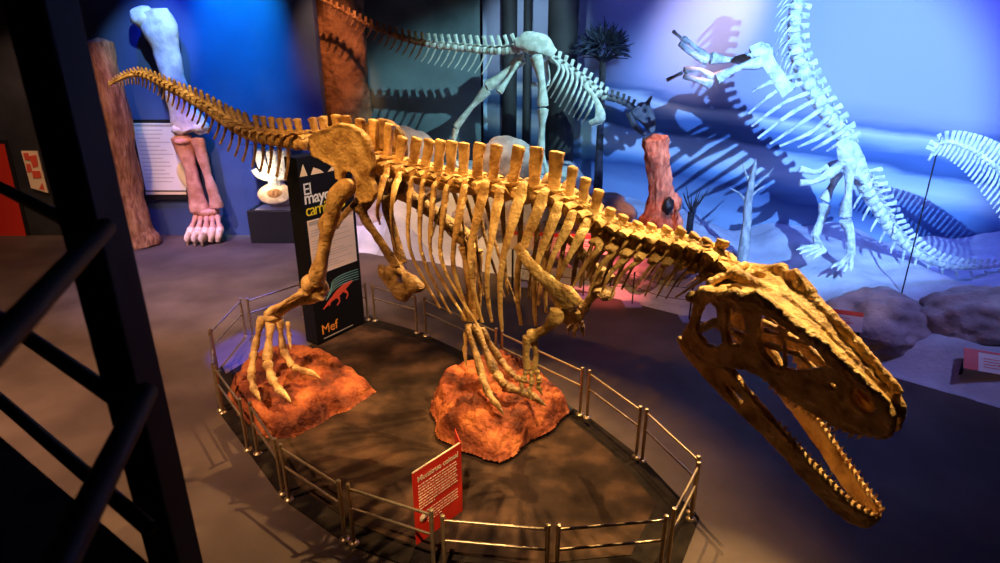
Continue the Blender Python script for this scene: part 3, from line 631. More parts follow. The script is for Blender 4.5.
for k in range(16):
    if k in (3, 8, 12): continue
    y = z1-.16-k*(z1-z0-.2)/16; x = .10; end = .10+(PW-.22)*rnd.uniform(.55, 1)
    if k in (1, 5): end = .3
    mb.box(pp((x+end)/2, y, .0075), (end-x, .002, .007), px_, pn, UP)
mb.build('small_print', 'grey_print', tf, smooth=False)
MB().box(pp(PW*.5, z1-.05, .0075), (PW*.84, .002, .06), px_, pn, UP).build('heading_band', 'grey_print', tf, smooth=False)
for body, py, px0, mat, sz, bd in (('El', 195, 306, 'white', .24, .001), ('mayor', 204, 307, 'white', .25, .0035), ('carnívoro', 216, 309, 'yellow', .25, .0)):
    x, z = zp(px0, py); vs, fs = text_mesh(body, sz, pp(.05, z), px_, UP, .004, bold=bd, space=.9 if body != 'carnívoro' else .8)
    if body == 'carnívoro':
        k = (PW-.10)/max(1e-6, max((v-P0).dot(px_) for v in vs)-.05)
        if k < 1: vs = [v+px_*((v-P0).dot(px_)-.05)*(k-1) for v in vs]
    MB().mesh(vs, fs).build('lettering', mat, pil, smooth=False)
x, z = zp(324, 334); vs, fs = text_mesh('Mef', .22, pp(.10, z), px_, UP, .004); MB().mesh(vs, fs).build('lettering', 'orange', pil, smooth=False)
x, z = zp(324, 338)
mb = MB(); mb.box(pp(.10+.34, z-.01), (.62, .003, .016), px_, pn, UP).build('thin_rule', 'grey_print', pil, smooth=False)
# red lizard picture and teal streaks
xm, zm = zp(345, 292)
mb = MB()
def strk(m, pts, r, o_=.006): m.sweep([pp(a, b, o_) for a, b in pts], [(q, .003) for q in r], 6, ref=UP, sub=4)
strk(mb, [(.18, zm-.13), (.34, zm-.04), (.50, zm+.03), (.66, zm+.10), (.82, zm+.14)], [.01, .03, .06, .05, .02])
strk(mb, [(.48, zm), (.52, zm-.10), (.46, zm-.16)], [.03, .018, .01]); strk(mb, [(.62, zm+.05), (.70, zm-.04), (.66, zm-.12)], [.03, .018, .01])
strk(mb, [(.34, zm-.04), (.30, zm-.12)], [.015, .008]); mb.build('red_picture', 'redprint', pil)
mb = MB()
for k in range(5):
    strk(mb, [(.25+.03*k, zm+.00+.035*k), (.42, zm+.11+.036*k), (.62, zm+.15+.038*k), (PW-.06, zm+.13+.042*k)], [.003, .005, .005, .003])
mb.build('teal_streaks', 'teal_print', pil)
# pale silhouettes on the upper part
mb = MB(); zt = zp(300, 177)[1]
mb.prism([pp(.02, zt), pp(.16, zt), pp(.10, zt+.17)], pn*.003); mb.prism([pp(.22, zt), pp(.46, zt), pp(.40, zt+.05), pp(.28, zt+.10)], pn*.003)
mb.prism([pp(.54, zt), pp(.86, zt), pp(.70, zt+.12)], pn*.003); mb.build('pale_shapes', 'cream', pil, smooth=False)

# ================================================================== BACK LEFT: giant limb, trunk, case, board
YL = YW-.35
def yb(x, y, Y=YL): return aty(x, y, Y)
limb = empty('sauropod_limb', atz(205, 241, 0), 'towering giant leg of bones on the blue wall, pale thigh above reddish shin', 'dinosaur skeleton')
XR = V((1, 0, 0))
mb = MB().sweep([yb(152, 6), yb(158, 22), yb(166, 48), yb(173, 75), yb(179, 98), yb(186, 116), yb(190, 125)], [(.34, .18), (.40, .22), (.30, .18), (.27, .16), (.28, .17), (.40, .22), (.42, .22)], 18, ref=XR, sub=5)
mb.blob(yb(143, 12), (.28, .20, .24), 3); mb.blob(yb(180, 124), (.22, .22, .16), 3); mb.blob(yb(198, 122), (.22, .22, .18), 3)
mb.rough(.03, 3).build('femur', 'femur', limb)
mb = MB().sweep([yb(180, 132), yb(184, 145), yb(190, 165), yb(195, 188), yb(200, 206)], [(.24, .18), (.22, .16), (.15, .13), (.19, .14), (.24, .17)], 14, ref=XR, sub=5)
mb.blob(yb(183, 136), (.22, .2, .13), 3); mb.rough(.025, 4).build('tibia', 'shin', limb)
MB().sweep([yb(196, 134), yb(201, 150), yb(207, 170), yb(213, 190), yb(216, 203)], [(.16, .13), (.14, .11), (.10, .09), (.13, .11), (.18, .13)], 12, ref=XR, sub=5).rough(.02, 4).build('fibula', 'shin', limb)
MB().sweep([yb(194, 206), yb(205, 208), yb(217, 206)], [(.10, .14), (.13, .18), (.10, .14)], 12, ref=UP, sub=4).rough(.02, 4).build('astragalus', 'shin', limb)
for k in range(5):
    x0 = 196+k*5.2; x1 = 190+k*7.2; Yk = YL-.15-.12*math.sin(k/4*math.pi)
    MB().sweep([yb(x0, 212, YL-.05), yb((x0+x1)/2, 218, Yk), yb(x1+1, 225, Yk-.05)], [.085, .055, .09], 10, sub=4).build('metatarsal', 'shin', limb)
    MB().sweep([yb(x1+.5, 225, Yk-.08), yb(x1-1, 231, Yk-.22), yb(x1-2, 237, Yk-.24)], [.10, .11 if k < 2 else .08, .06], 10, sub=4).build('toe_bone', 'claw', limb)
    if k < 3: MB().sweep([yb(x1-1, 229, Yk-.28), yb(x1-4, 235, Yk-.40), yb(x1-3, 241, Yk-.42)], [(.11, .06), (.10, .05), (.02, .015)], 10, ref=UP, sub=4).build('toe_claw', 'claw', limb)

def trunk(name, pts, rad, mat, lab, cat, knots=(), amp=.12, freq=2.5):
    mb = MB().sweep(pts, rad, 40, sub=12)
    for c, r in knots: mb.blob(c, r, 3, .3)
    mb.bm.normal_update()
    for v in mb.bm.verts:
        q = V((v.co.x*freq*1.6, v.co.y*freq*1.6, v.co.z*freq*.55)); v.co += v.normal*amp*(noise.noise(q)+.6*noise.noise(q*2.3)+.3*noise.noise(q*5))
    return tag(mb.build(name, mat), lab, cat)
g0 = atz(146, 241, 0); g0 = V((g0.x, 14.0, 0))
g0 = V((aty(141, 240, 13.95).x, 13.95, 0))
trunk('petrified_trunk', [g0, g0+V((-.05, 0, .5)), g0+V((-.1, .05, 1.6)), g0+V((0, .05, 3.0)), g0+V((0, .05, 4.55))], [.46, .36, .32, .29, .26], 'trunk', 'slim upright brown petrified trunk beside the black balcony column', 'tree trunk', amp=.05)
g1 = V((aty(346, 100, 15.78).x, 15.78, 0))
trunk('petrified_trunk', [g1, g1+V((0, 0, .6)), g1+V((0, 0, 2.2)), g1+V((-.02, 0, 4.0)), g1+V((-.04, 0, 6.6))], [.72, .64, .58, .61, .62], 'trunk2', 'thick dark orange petrified trunk rising behind the hip bone', 'tree trunk', amp=.06)
# wall board
c = [aty(x, y, YW-.03) for x, y in ((141, 123), (178, 124), (182, 190), (152, 190))]
bw = c[1].x-c[0].x; bc = V(((c[0].x+c[2].x)/2-.05, YW-.04, (c[0].z+c[2].z)/2)); bh = c[0].z-c[2].z
bd = empty('wall_board', bc, 'pale information board on the navy wall left of the giant shin', 'information panel')
MB().box(bc+V((0, .0, -.08)), (1.16, .05, bh+.32)).build('backing', 'black', bd, smooth=False)
prn = MB().box(bc+V((.02, -.03, .0)), (1.0, .012, bh)).build('print', 'white', bd, smooth=False)
mb = MB(); rnd = random.Random(9)
for k in range(14): e = rnd.uniform(.5, .8); mb.box(bc+V((-.42+e/2, -.038, bh/2-.16-k*.095)), (e, .004, .014))
mb.build('small_print', 'grey_print', prn, smooth=False)
mb = MB(); mb.box(bc+V((0, -.038, bh/2-.05)), (.9, .004, .05)); mb.build('heading', 'grey_print', prn, smooth=False)
MB().box(bc+V((0, -.03, -bh/2-.07)), (1.0, .012, .07)).build('colour_strip', 'beige', bd, smooth=False)
MB().sweep([bc+V((.56, -.06, -.15)), bc+V((.50, -.06, -.35)), bc+V((.60, -.06, -.62)), bc+V((.72, -.06, -.85))], [(.09, .02), (.13, .02), (.12, .02), (.03, .01)], 10, ref=XR, sub=4).build('yellow_outline_picture', 'beige', bd)
# small sign and red panel at far left
def wquad(name, pxs, Y, mat, lab, cat, th=.04):
    return tag(MB().prism([aty(x, y, Y) for x, y in pxs], (0, th, 0)).build(name, mat, smooth=False), lab, cat)
sgnq = empty('safety_sign', aty(34, 170, YW-.05), 'small slanted cream and red safety sign on the dark wall at far left', 'sign')
MB().prism([aty(x, y, YW-.08) for x, y in ((21, 151), (37, 151), (48, 193), (31, 188))], (0, .03, 0)).build('sign_plate', 'cream', sgnq, smooth=False)
mb = MB()
for q in (((23, 153), (28, 153), (30, 160), (25, 160)), ((29, 156), (36, 155), (38, 166), (33, 168)), ((26, 164), (30, 164), (32, 172), (27, 172)), ((32, 171), (40, 171), (41, 178), (33, 178)), ((42, 183), (44.5, 190), (39, 189))):
    mb.prism([aty(x, y, YW-.095) for x, y in q], (0, .01, 0))
mb.build('red_marks', 'redprint', sgnq, smooth=False)
ro = empty('red_poster', aty(12, 200, YW-.05), 'tall dark framed red poster at the far left edge of the room', 'poster')
MB().prism([aty(x, y, YW-.05) for x, y in ((-40, 140), (7, 140), (31, 241), (-20, 241))], (0, .04, 0)).build('frame', 'black', ro, smooth=False)
MB().prism([aty(x, y, YW-.07) for x, y in ((-38, 144), (4, 144), (26, 236), (-18, 236))], (0, .015, 0)).build('red_sheet', 'redfold', ro, smooth=False)
# display case
q0 = atz(247, 241, 0); q1 = atz(301, 238, 0); CW = .98*(q1.x-q0.x); cy = 14.36; cx = (q0.x+q1.x)/2+.17
ph = zat(V((cx, cy-.35, 0)), 211); gh = 1.55
case = empty('display_case', (cx, cy, 0), 'glass display case on a black plinth holding a lit vertebra, by the navy wall', 'display case')
MB().box((cx, cy, ph/2), (CW, .70, ph)).build('plinth', 'black', case, smooth=False, bevel=.01)
mb = MB()
for dx, dy, sx_, sy_ in ((0, -.335, CW-.04, .012), (0, .335, CW-.04, .012), (-(CW-.05)/2, 0, .012, .65), ((CW-.05)/2, 0, .012, .65)): mb.box((cx+dx, cy+dy, ph+gh/2), (sx_, sy_, gh))
mb.box((cx, cy, ph+gh+.006), (CW-.04, .68, .012)); mb.build('glass_cover', 'glass', case, smooth=False)
MB().box((cx+.02, cy, ph+.012), (.9, .56, .02)).build('white_mat', 'white', case, smooth=False)
vt = empty('giant_vertebra', (cx, cy, ph+.03), 'huge pale single vertebra with round brown face inside the glass case', 'fossil')
limb.location.z -= .11
c0 = V((cx+.04, cy, ph+.27))
ca = V((0, -.80, .60)).normalized(); cu = V((0, .60, .80)).normalized()
MB().sweep([c0-ca*.20, c0-ca*.06, c0+ca*.08, c0+ca*.17, c0+ca*.19, c0+ca*.15], [(.22, .32), (.20, .29), (.25, .37), (.28, .42), (.25, .38), (.20, .33)], 32, ref=cu, sub=3, caps=False).rough(.012, 6).build('centrum', 'claw', vt)
MB().sweep([c0+ca*.145, c0+ca*.155], [(.235, .365), (.22, .35)], 32, ref=cu).build('articular_face', 'trunk', vt)
mb = MB().sweep([c0+V((0, .1, .12)), c0+V((0, 0, .45)), c0+V((0, 0, .7))], [(.26, .12), (.16, .1), (.30, .08)], 14, ref=XR, sub=4)
for dx in (-.30, 0, .32): mb.sweep([c0+V((dx*.5, 0, .5)), c0+V((dx*.9, 0, .8)), c0+V((dx, 0, 1.08)), c0+V((dx, 0, 1.14))], [(.10, .06), (.12, .05), (.13, .05), (.06, .04)], 12, ref=XR, sub=4, power=2.6)
for sgx in (-1, 1): mb.sweep([c0+V((sgx*.1, 0, .45)), c0+V((sgx*.38, 0, .50)), c0+V((sgx*.48, 0, .66))], [.09, .06, .08], 10, sub=4)
mb.rough(.02, 6).build('neural_arch', 'white_bone', vt)

# ================================================================== DIORAMA TERRAIN
edge = [atz(x, y, 0) for x, y in ((352, 252), (430, 262), (500, 275), (580, 290), (676, 314), (760, 338), (900, 379), (1000, 408), (1100, 440))]
ex = [p.x for p in edge]; ey = [p.y for p in edge]
def sst(x): x = np.clip(x, 0, 1); return x*x*(3-2*x)
def ter(X, Y):
    d = Y-np.interp(X, ex, ey); berm = sst(d/.8)*(.46+.14*np.sin(X*1.9+.6)+.08*np.sin(X*4.3))
    h = berm+.06*sst((d-1)/3)+.10*sst((d-3)/4)
    md = sst((Y-12.2+.3*np.sin(X*2))/1.3)*sst((3.3-X)/1.6)*sst((X+2.9)/.6)
    md2 = np.exp(-(((X-2.3)/.9)**2+((Y-12.0)/.8)**2))*.9
    return h+md*1.15+md2
def terz(x, y):
    z = float(ter(np.array([x]), np.array([y]))[0]); return z+.05*noise.noise(V((x*1.3, y*1.3, 0)))+.03*noise.noise(V((x*4, y*4, 2)))
mb = MB(); nx, ny = 150, 70; vs = []
xs = np.linspace(-3.8, 13.8, nx)
def ywall(x): return float(np.interp(x, [-3.8, XT]+[p[0] for p in pl[1:]], [16.6, 16.6]+[p[1] for p in pl[1:]]))-.02
for i, x in enumerate(xs):
    y0 = float(np.interp(x, ex, ey)); y1 = ywall(x)
    for j in range(ny):
        y = y0+(y1-y0)*(j/(ny-1))**1.3; z = terz(x, y) if j else 0; 
        crk = .10*max(0, .2-abs(noise.noise(V((x*.9, y*.9, 5)))))*min(1, (y-y0)/.4); vs.append((x, y, max(0.0, z-crk)))
fs = [(i*ny+j, (i+1)*ny+j, (i+1)*ny+j+1, i*ny+j+1) for i in range(nx-1) for j in range(ny-1)]
o = mb.mesh(vs, fs).build('diorama_ground', 'sand'); tag(o, kind='structure')
o.name = 'floor_diorama'
# boulders
bl = [((372, 238), .55, 'tan'), ((402, 246), .45, 'tan'), ((432, 250), .5, 'tan'), ((470, 256), .5, 'tan'), ((505, 262), .48, 'pink'), ((535, 268), .42, 'pink'), ((562, 276), .5, 'pink'), ((592, 282), .46, 'pink'), ((620, 288), .5, 'pink'), ((648, 296), .44, 'pink'), ((676, 300), .4, 'pink')]
labs = ['pale tan boulder right of the info pillar, at the left end of the row', 'pale tan boulder seen through the rearmost ribs', 'pale tan boulder behind the hanging pubis', 'tan boulder behind the middle ribs', 'pink lit boulder behind the forward leg bones', 'pink lit boulder behind the red topped panel', 'pink lit boulder behind the shoulder blade', 'pink lit boulder behind the far arm', 'pink lit boulder below the neck ribs', 'pink lit boulder below the middle of the neck', 'pink lit boulder just left of the blue stand base']
for i, ((x, y), r, k) in enumerate(bl):
    p = atz(x, y, .1); p.y += .25; g = terz(p.x, p.y)
    o = MB().blob((p.x, p.y, g+r*.22), (r*.85, r*.72, r*.66), 4, .28, 1.3, seed=i*3.3).build('boulder', 'boulder'); tag(o, labs[i], 'rock', 'boulders along the diorama edge')
for i, (x, y, Y, r, lab) in enumerate([(505, 152, 13.4, .6, 'large pale white rock behind the tall back spines'), (594, 208, 12.2, .8, 'big rounded purple rock left of the orange stump'), (405, 140, 14.2, .6, 'pale rock slab tip beside the thick dark trunk')]):
    p = aty(x, y, Y); g = terz(p.x, p.y)
    o = MB().blob((p.x, p.y, (g+p.z)/2), (r*1.1, r*.8, max(.3, (p.z-g)/2+.30)), 4, .25, 1.2, seed=40+i).build('boulder', 'boulder'); tag(o, lab, 'rock')
for i, (x, y, z, r, lab) in enumerate([(885, 343, .2, (.85, .7, .5), 'broad dark purple rock just right of the snout, below the rearing skeleton'), (992, 352, .25, (.85, .7, .58), 'large dark purple rock above the red panel at the right edge')]):
    p = atz(x, y, z); p.y += .25
    o = MB().blob((p.x, p.y, terz(p.x, p.y)+.02), r, 5, .22, 1.5, seed=65+i*5).rough(.03, 4).build('boulder', 'boulder'); tag(o, lab, 'rock')
# dark trunks in the alcove
for i, (x0, x1, lab) in enumerate([(502, 517, 'dark slim column behind the hips of the white skeleton'), (523, 531, 'narrowest dark column behind the white hips'), (547, 577, 'widest dark column, left of the painted landscape')]):
    a = aty(x0, 60, 16.9 if i < 2 else 16.2); b = aty(x1, 60, 16.9 if i < 2 else 16.2); r = (b.x-a.x)/2; c = (a+b)/2
    mb = MB().sweep([(c.x, c.y, .3), (c.x, c.y, 4), (c.x, c.y, 8.9)], [r, r, r], 20); tag(mb.build('dark_column', 'darkwall'), lab, 'column')

# ================================================================== small generic skeleton helpers
def sp_vert(c, f, up, r, L, hs, mat, par, proc=.0, name='vertebra', lean=.3, blade=.5):
    f = f.normalized(); lat = f.cross(up).normalized(); up = lat.cross(f).normalized()
    mb = MB().sweep([c-f*L*.47, c-f*L*.2, c, c+f*L*.2, c+f*L*.47], [r, r*.95, r*.7, r*.95, r], 8, ref=up, sub=1)
    mb.sweep([c+up*r*.5, c+up*(r+hs*.4)-f*hs*lean*.4, c+up*(r+hs)-f*hs*lean], [(L*.30, r*.4), (L*blade*.5, r*.22), (L*blade*.6, r*.25)], 7, ref=f, sub=1)
    if proc:
        for sg in (-1, 1): mb.sweep([c+up*r*.6, c+up*r*.9+lat*sg*proc-f*proc*.3], [(r*.5, r*.25), (r*.28, r*.15)], 6, ref=f)
    return mb.rough(r*.08, 2/r).build(name, mat, par)
def resample(P, step0, step1):
    d = []
    for i in range(len(P)-1):
        p0 = P[max(0, i-1)]; p1 = P[i]; p2 = P[i+1]; p3 = P[min(len(P)-1, i+2)]
        for k in range(12):
            t = k/12; d.append(.5*((2*p1)+(p2-p0)*t+(2*p0-5*p1+4*p2-p3)*t*t+(3*p1-3*p2+p3-p0)*t**3))
    d.append(P[-1]); cum = [0]
    for a, b in zip(d[:-1], d[1:]): cum.append(cum[-1]+(b-a).length)
    T = cum[-1]; out = []; s = 0
    while s < T:
        i = min(len(d)-2, max(k for k in range(len(cum)) if cum[k] <= s)); q = s/T
        out.append((d[i].lerp(d[i+1], (s-cum[i])/max(1e-9, cum[i+1]-cum[i])), (d[i+1]-d[i]).normalized(), q)); s += step0+(step1-step0)*q
    return out
def longbone(P, R, mat, par, name): return MB().sweep(P, R, 10, sub=4).rough(.01, 8).build(name, mat, par)

# ------------------------------------------------------------------ white carnivore in the alcove
YC = 14.4
def yc(x, y, o_=0): return aty(x, y, YC+o_)
carn = empty('carnotaurus_skeleton', yc(540, 190)*1.0, 'white walking meat eating dinosaur skeleton with horned black skull in the alcove', 'dinosaur skeleton')
carn.name = 'horned_theropod_skeleton'
tl = resample([yc(516, 49), yc(500, 50), yc(480, 49), yc(460, 47), yc(430, 44), yc(400, 37), yc(370, 26), yc(345, 12), yc(318, -2)], .17, .13)
for c, f, q in tl:
    sp_vert(c, -f, UP, .085*(1-q)+.03, .16*(1-q)+.12*q, .15*(1-q)+.05, 'tan_tail' if q < .45 else 'trunk', carn, .16*(1-q)+.02, lean=.4)
for j, (c, f, q) in enumerate(tl):
    if j < 3 or q > .95: continue
    l = .42*(1-q)+.12; a = c-UP*.06; MB().sweep([a, a-UP*l*.6+f*l*.3, a-UP*l*.95+f*l*.55], [.022, .018, .012], 6, sub=1).build('chevron', 'tan_tail' if q < .45 else 'trunk', carn)
bd_ = resample([yc(522, 48), yc(545, 55), yc(565, 66), yc(585, 80), yc(603, 96)], .17, .16)
for c, f, q in bd_: sp_vert(c, f, UP, .09, .16, .12, 'tan_tail', carn, .16)
nk = resample([yc(606, 97), yc(618, 100), yc(630, 106), yc(638, 113)], .13, .12)
for c, f, q in nk: sp_vert(c, f, UP, .075, .13, .10, 'black_bone', carn, .12)
for sg in (-1, 1):
    o_ = sg*.28
    MB().sweep([yc(516, 43, o_*.7), yc(528, 41, o_), yc(542, 44, o_), yc(554, 54, o_*.8)], [(.10, .04), (.20, .05), (.20, .05), (.11, .04)], 12, ref=UP, sub=5).rough(.012, 8).build('ilium', 'tan_tail', carn)
for i in range(9):
    q = i/8; t = .30+q*.62; k = min(len(bd_)-1, int(t*len(bd_))); c = bd_[k][0]
    for sg in (-1, 1):
        x0, y0 = 560+q*36, 62+q*30; L_ = 34-5*abs(q-.5)
        P = [c+V((0, sg*.1, 0)), yc(x0-1, y0+5, sg*.34), yc(x0-6, y0+L_*.55, sg*.46), yc(x0-14, y0+L_, sg*.24)]
        MB().sweep(P, [.03, .035, .028, .016], 7, sub=4).build('rib', 'tan_tail', carn)
for (h, k, a, ft, o_) in (((522, 58), (487, 87), (456, 127), (450, 160), .28), ((536, 56), (543, 106), (541, 150), (548, 175), -.28)):
    longbone([yc(*h, o_), yc((h[0]+k[0])/2+2, (h[1]+k[1])/2, o_), yc(*k, o_)], [.14, .085, .13], 'tan_tail', carn, 'femur')
    longbone([yc(k[0], k[1]+3, o_), yc((k[0]+a[0])/2, (k[1]+a[1])/2, o_), yc(*a, o_)], [.13, .065, .09], 'tan_tail', carn, 'tibia')
    longbone([yc(a[0], a[1]+2, o_), yc((ft[0]+a[0])/2, (ft[1]+a[1])/2, o_), yc(*ft, o_)], [.08, .05, .07], 'tan_tail', carn, 'metatarsal')
    fp = yc(*ft, o_); gz = terz(fp.x+.2, fp.y)
    for dy in (-.16, 0, .16): longbone([fp, V((fp.x+.2, fp.y+dy, (fp.z+gz)/2+.05)), V((fp.x+.45, fp.y+dy*1.6, gz+.03))], [.05, .045, .015], 'tan_tail', carn, 'toe_bone')
longbone([yc(523, 54, .1), yc(510, 76, .05), yc(499, 92)], [.06, .045, .09], 'tan_tail', carn, 'ischium')
longbone([yc(546, 62, .1), yc(548, 84, .05), yc(532, 84)], [.06, .045, .05], 'tan_tail', carn, 'pubis')
for sg in (-1, 1):
    MB().sweep([yc(584, 84, sg*.4), yc(596, 100, sg*.42), yc(600, 118, sg*.38), yc(590, 124, sg*.30)], [(.05, .03), (.06, .03), (.13, .04), (.08, .04)], 9, ref=XR, sub=4).build('scapula', 'tan_tail', carn)
def carn_sk(X, Y, Z):   # x along muzzle, z up
    o2 = psdf([(0, 0), (-.02, .30), (.10, .42), (.30, .40), (.50, .30), (.62, .16), (.62, .06), (.30, .05), (.12, -.02)], X, Z)
    for h in (((.15, .20), (.15, .28), (.19, .29), (.20, .21)), ((.30, .18), (.31, .25), (.38, .23), (.40, .17))): o2 = smx(o2, -psdf(list(h), X, Z), .03)
    W = np.interp(X, [0, .3, .62], [.16, .12, .07])
    d = smx(o2, np.abs(Y)-W, .03); d = smn(d, caps(X, np.abs(Y), Z, (.10, .09, .38), (.04, .18, .55), .05, .025), .03)
    return d
vs, fs = snet(carn_sk, (-.15, -.3, -.15), (.75, .3, .7), .025)
ang = math.radians(-42); fx = V((math.cos(ang)*.55, -.35, math.sin(ang))).normalized(); fx = V((.62, -.2, -.72)).normalized(); fz = V((.74, 0, .62)); fz = (fz-fx*fz.dot(fx)).normalized(); fy = fz.cross(fx)
so = yc(630, 112, -.1); MB().mesh([so+fx*v[0]*1.15+fy*v[1]*1.1+fz*v[2]*1.0 for v in vs], fs).build('skull', 'black_bone', carn)
MB().sweep([so-fz*.02, so+fx*.3-fz*.10, so+fx*.64-fz*.05], [(.09, .13), (.08, .11), (.05, .07)], 8, ref=fz, sub=4).build('lower_jaw', 'black_bone', carn)

# ------------------------------------------------------------------ rearing skeleton on the right
YR = 10.4
def yr(x, y, o_=0): return aty(x, y, YR+o_)
rear = empty('rearing_skeleton', V((yr(845, 270).x, YR, terz(yr(845, 270).x, YR))), 'pale blue lit dinosaur skeleton rearing upright on its hind legs, arms stretched left', 'dinosaur skeleton')
rear.name = 'rearing_dinosaur_skeleton'
BK = V((.8, 0, .6))
nkp = resample([yr(846, 142), yr(838, 128), yr(826, 112), yr(812, 90), yr(803, 72), yr(796, 52), yr(794, 32), yr(795, 12), yr(800, -10), yr(806, -40)], .20, .15)
for c, f, q in nkp:
    up = V((f.z, 0, -f.x)); up = up if up.x > 0 else -up
    sp_vert(c, f, up, .13 if q < .5 else .11, .19 if q < .5 else .16, .12, 'white_bone', rear, .14, lean=.2)
    if q > .45:
        for sg in (-1, 1): MB().sweep([c-up*.05+V((0, sg*.05, 0)), c-up*.16-f*.06+V((0, sg*.08, 0)), c-up*.26-f*.22+V((0, sg*.08, 0))], [.03, .02, .008], 6, sub=2).build('cervical_rib', 'white_bone', rear)
ribs_r = [((796, 76), (770, 82), (752, 92)), ((800, 84), (775, 92), (748, 114)), ((806, 94), (782, 104), (752, 126)), ((812, 102), (790, 114), (758, 138)), ((820, 110), (800, 124), (770, 144)), ((828, 118), (808, 134), (780, 146)), ((836, 126), (818, 138), (798, 147)), ((842, 132), (826, 142), (812, 150)), ((848, 138), (838, 144), (827, 151))]
for i, (a, m, e) in enumerate(ribs_r):
    for sg in (-1, 1):
        w = .40-.02*i
        MB().sweep([yr(a[0]+2, a[1], sg*.08), yr(*a, sg*w*.7), yr(*m, sg*w), yr(*e, sg*w*.55)], [.03, .045, .038, .02], 7, sub=4).build('rib', 'white_bone', rear)
for sg in (-1, 1):
    o_ = sg*.42
    MB().sweep([yr(789, 92, o_), yr(781, 82, o_), yr(771, 66, o_), yr(762, 52, o_*.85), yr(756, 46, o_*.6)], [(.13, .03), (.11, .03), (.10, .03), (.17, .05), (.13, .05)], 10, ref=XR, sub=4, power=2.5).rough(.01, 8).build('scapula', 'white_bone', rear)
arms = [(((752, 58), (730, 60), (711, 58)), ((708, 58), (694, 46), (683, 38)), ((707, 61), (690, 52), (680, 43)), ((682, 39), (673, 31)), .42), (((760, 62), (738, 68), (716, 79)), ((712, 77), (700, 70), (684, 70)), ((711, 84), (697, 80), (684, 76)), ((682, 73), (667, 80)), -.42)]
for hu, ra, ul, hd, o_ in arms:
    mt = 'white_bone'
    MB().sweep([yr(*hu[0], o_), yr(*hu[1], o_), yr(*hu[2], o_)], [.10, .05, .10], 10, sub=5).rough(.01, 8).build('humerus', mt, rear)
    MB().sweep([yr(*ra[0], o_), yr(*ra[1], o_), yr(*ra[2], o_)], [.06, .035, .05], 9, sub=5).build('radius', mt, rear)
    MB().sweep([yr(*ul[0], o_), yr(*ul[1], o_), yr(*ul[2], o_)], [.08, .045, .05], 9, sub=5).build('ulna', mt, rear)
    for dy in (-.08, 0, .08): MB().sweep([yr(*hd[0], o_+dy*.5), yr((hd[0][0]+hd[1][0])/2, (hd[0][1]+hd[1][1])/2, o_+dy), yr(hd[1][0], hd[1][1], o_+dy*1.3)], [.03, .025, .03], 7, sub=2).build('finger_bone', mt, rear)
for sg in (-1, 1):
    o_ = sg*.22
    MB().sweep([yr(840, 142, o_), yr(848, 152, o_), yr(856, 166, o_), yr(866, 180, o_)], [(.10, .05), (.20, .06), (.18, .06), (.09, .05)], 10, ref=XR, sub=4).rough(.02, 7).build('ilium', 'white_bone', rear)
    MB().sweep([yr(846, 160, o_), yr(832, 166 if sg > 0 else 172, o_*.8), yr(816, 172 if sg > 0 else 181, o_*.7), yr(800, 169 if sg > 0 else 183, o_*.7)], [(.06, .05), (.09, .05), (.045, .04), (.06, .04)], 9, ref=UP, sub=4).build('pubis', 'white_bone', rear)
for (h, k, a, ft, o_) in (((850, 164), (845, 216), (851, 254), (842, 270), -.25), ((838, 172), (824, 200), (815, 236), (828, 247), .45)):
    longbone([yr(*h, o_), yr((h[0]+k[0])/2+1, (h[1]+k[1])/2, o_), yr(*k, o_)], [.105, .055, .105], 'white_bone', rear, 'femur')
    longbone([yr(k[0], k[1]+4, o_), yr((k[0]+a[0])/2+1, (k[1]+a[1])/2, o_), yr(*a, o_)], [.095, .048, .08], 'white_bone', rear, 'tibia')
    longbone([yr(k[0]+4, k[1]+5, o_), yr((k[0]+a[0])/2+5, (k[1]+a[1])/2, o_), yr(a[0]+2, a[1], o_)], [.05, .03, .04], 'white_bone', rear, 'fibula')
    A = yr(*a, o_); F = yr(*ft, o_); gz = terz(A.x-.1, A.y-.2)
    near = o_ < 0; ends = [(831, 268), (837, 271), (844, 272), (851, 271)] if near else [(796, 250), (799, 254), (806, 257), (813, 259)]
    mids = [(843, 262), (845, 263), (848, 263), (851, 263)] if near else [(816, 246), (818, 248), (821, 250), (824, 251)]
    for k2 in range(4):
        yy = YR-.35+o_*.5-.06*k2; e = aty(*ends[k2], yy); m = aty(*mids[k2], yy+.15); e.z = max(e.z, terz(e.x, e.y)+.02); m.z = max(m.z, terz(m.x, m.y)+.05)
        longbone([A, m], [.05, .045], 'white_bone', rear, 'metatarsal'); longbone([m, m.lerp(e, .6)+UP*.02, e], [.045, .035, .014], 'white_bone', rear, 'toe_bone')
rt = [yr(860, 176), yr(868, 192), yr(880, 212), yr(893, 232), yr(910, 248), yr(930, 260), yr(952, 266), yr(975, 267), yr(1000, 265), yr(1030, 262)]
for i, p in enumerate(rt):
    rt[i] = V((p.x, p.y, max(p.z, terz(p.x, p.y)+.12)))
tr = resample(rt, .15, .12)
for c, f, q in tr:
    up = V((-f.z, 0, f.x)); up = up if up.z > 0 or up.x > .5 else -up
    sp_vert(c, -f, up, .11*(1-q)+.03, .14, .16*(1-q)+.05, 'white_bone', rear, .16*(1-q)+.02, lean=.5)
for j, (c, f, q) in enumerate(tr):
    if j % 2 or j < 2 or q > .9: continue
    up = V((-f.z, 0, f.x)); up = up if up.z > 0 or up.x > .5 else -up; l = .30*(1-q)+.06
    MB().sweep([c-up*.08, c-up*(.08+l*.5)+f*l*.3, c-up*(.06+l*.8)+f*l*.5], [.025, .022, .012], 6, sub=2).build('chevron', 'white_bone', rear)

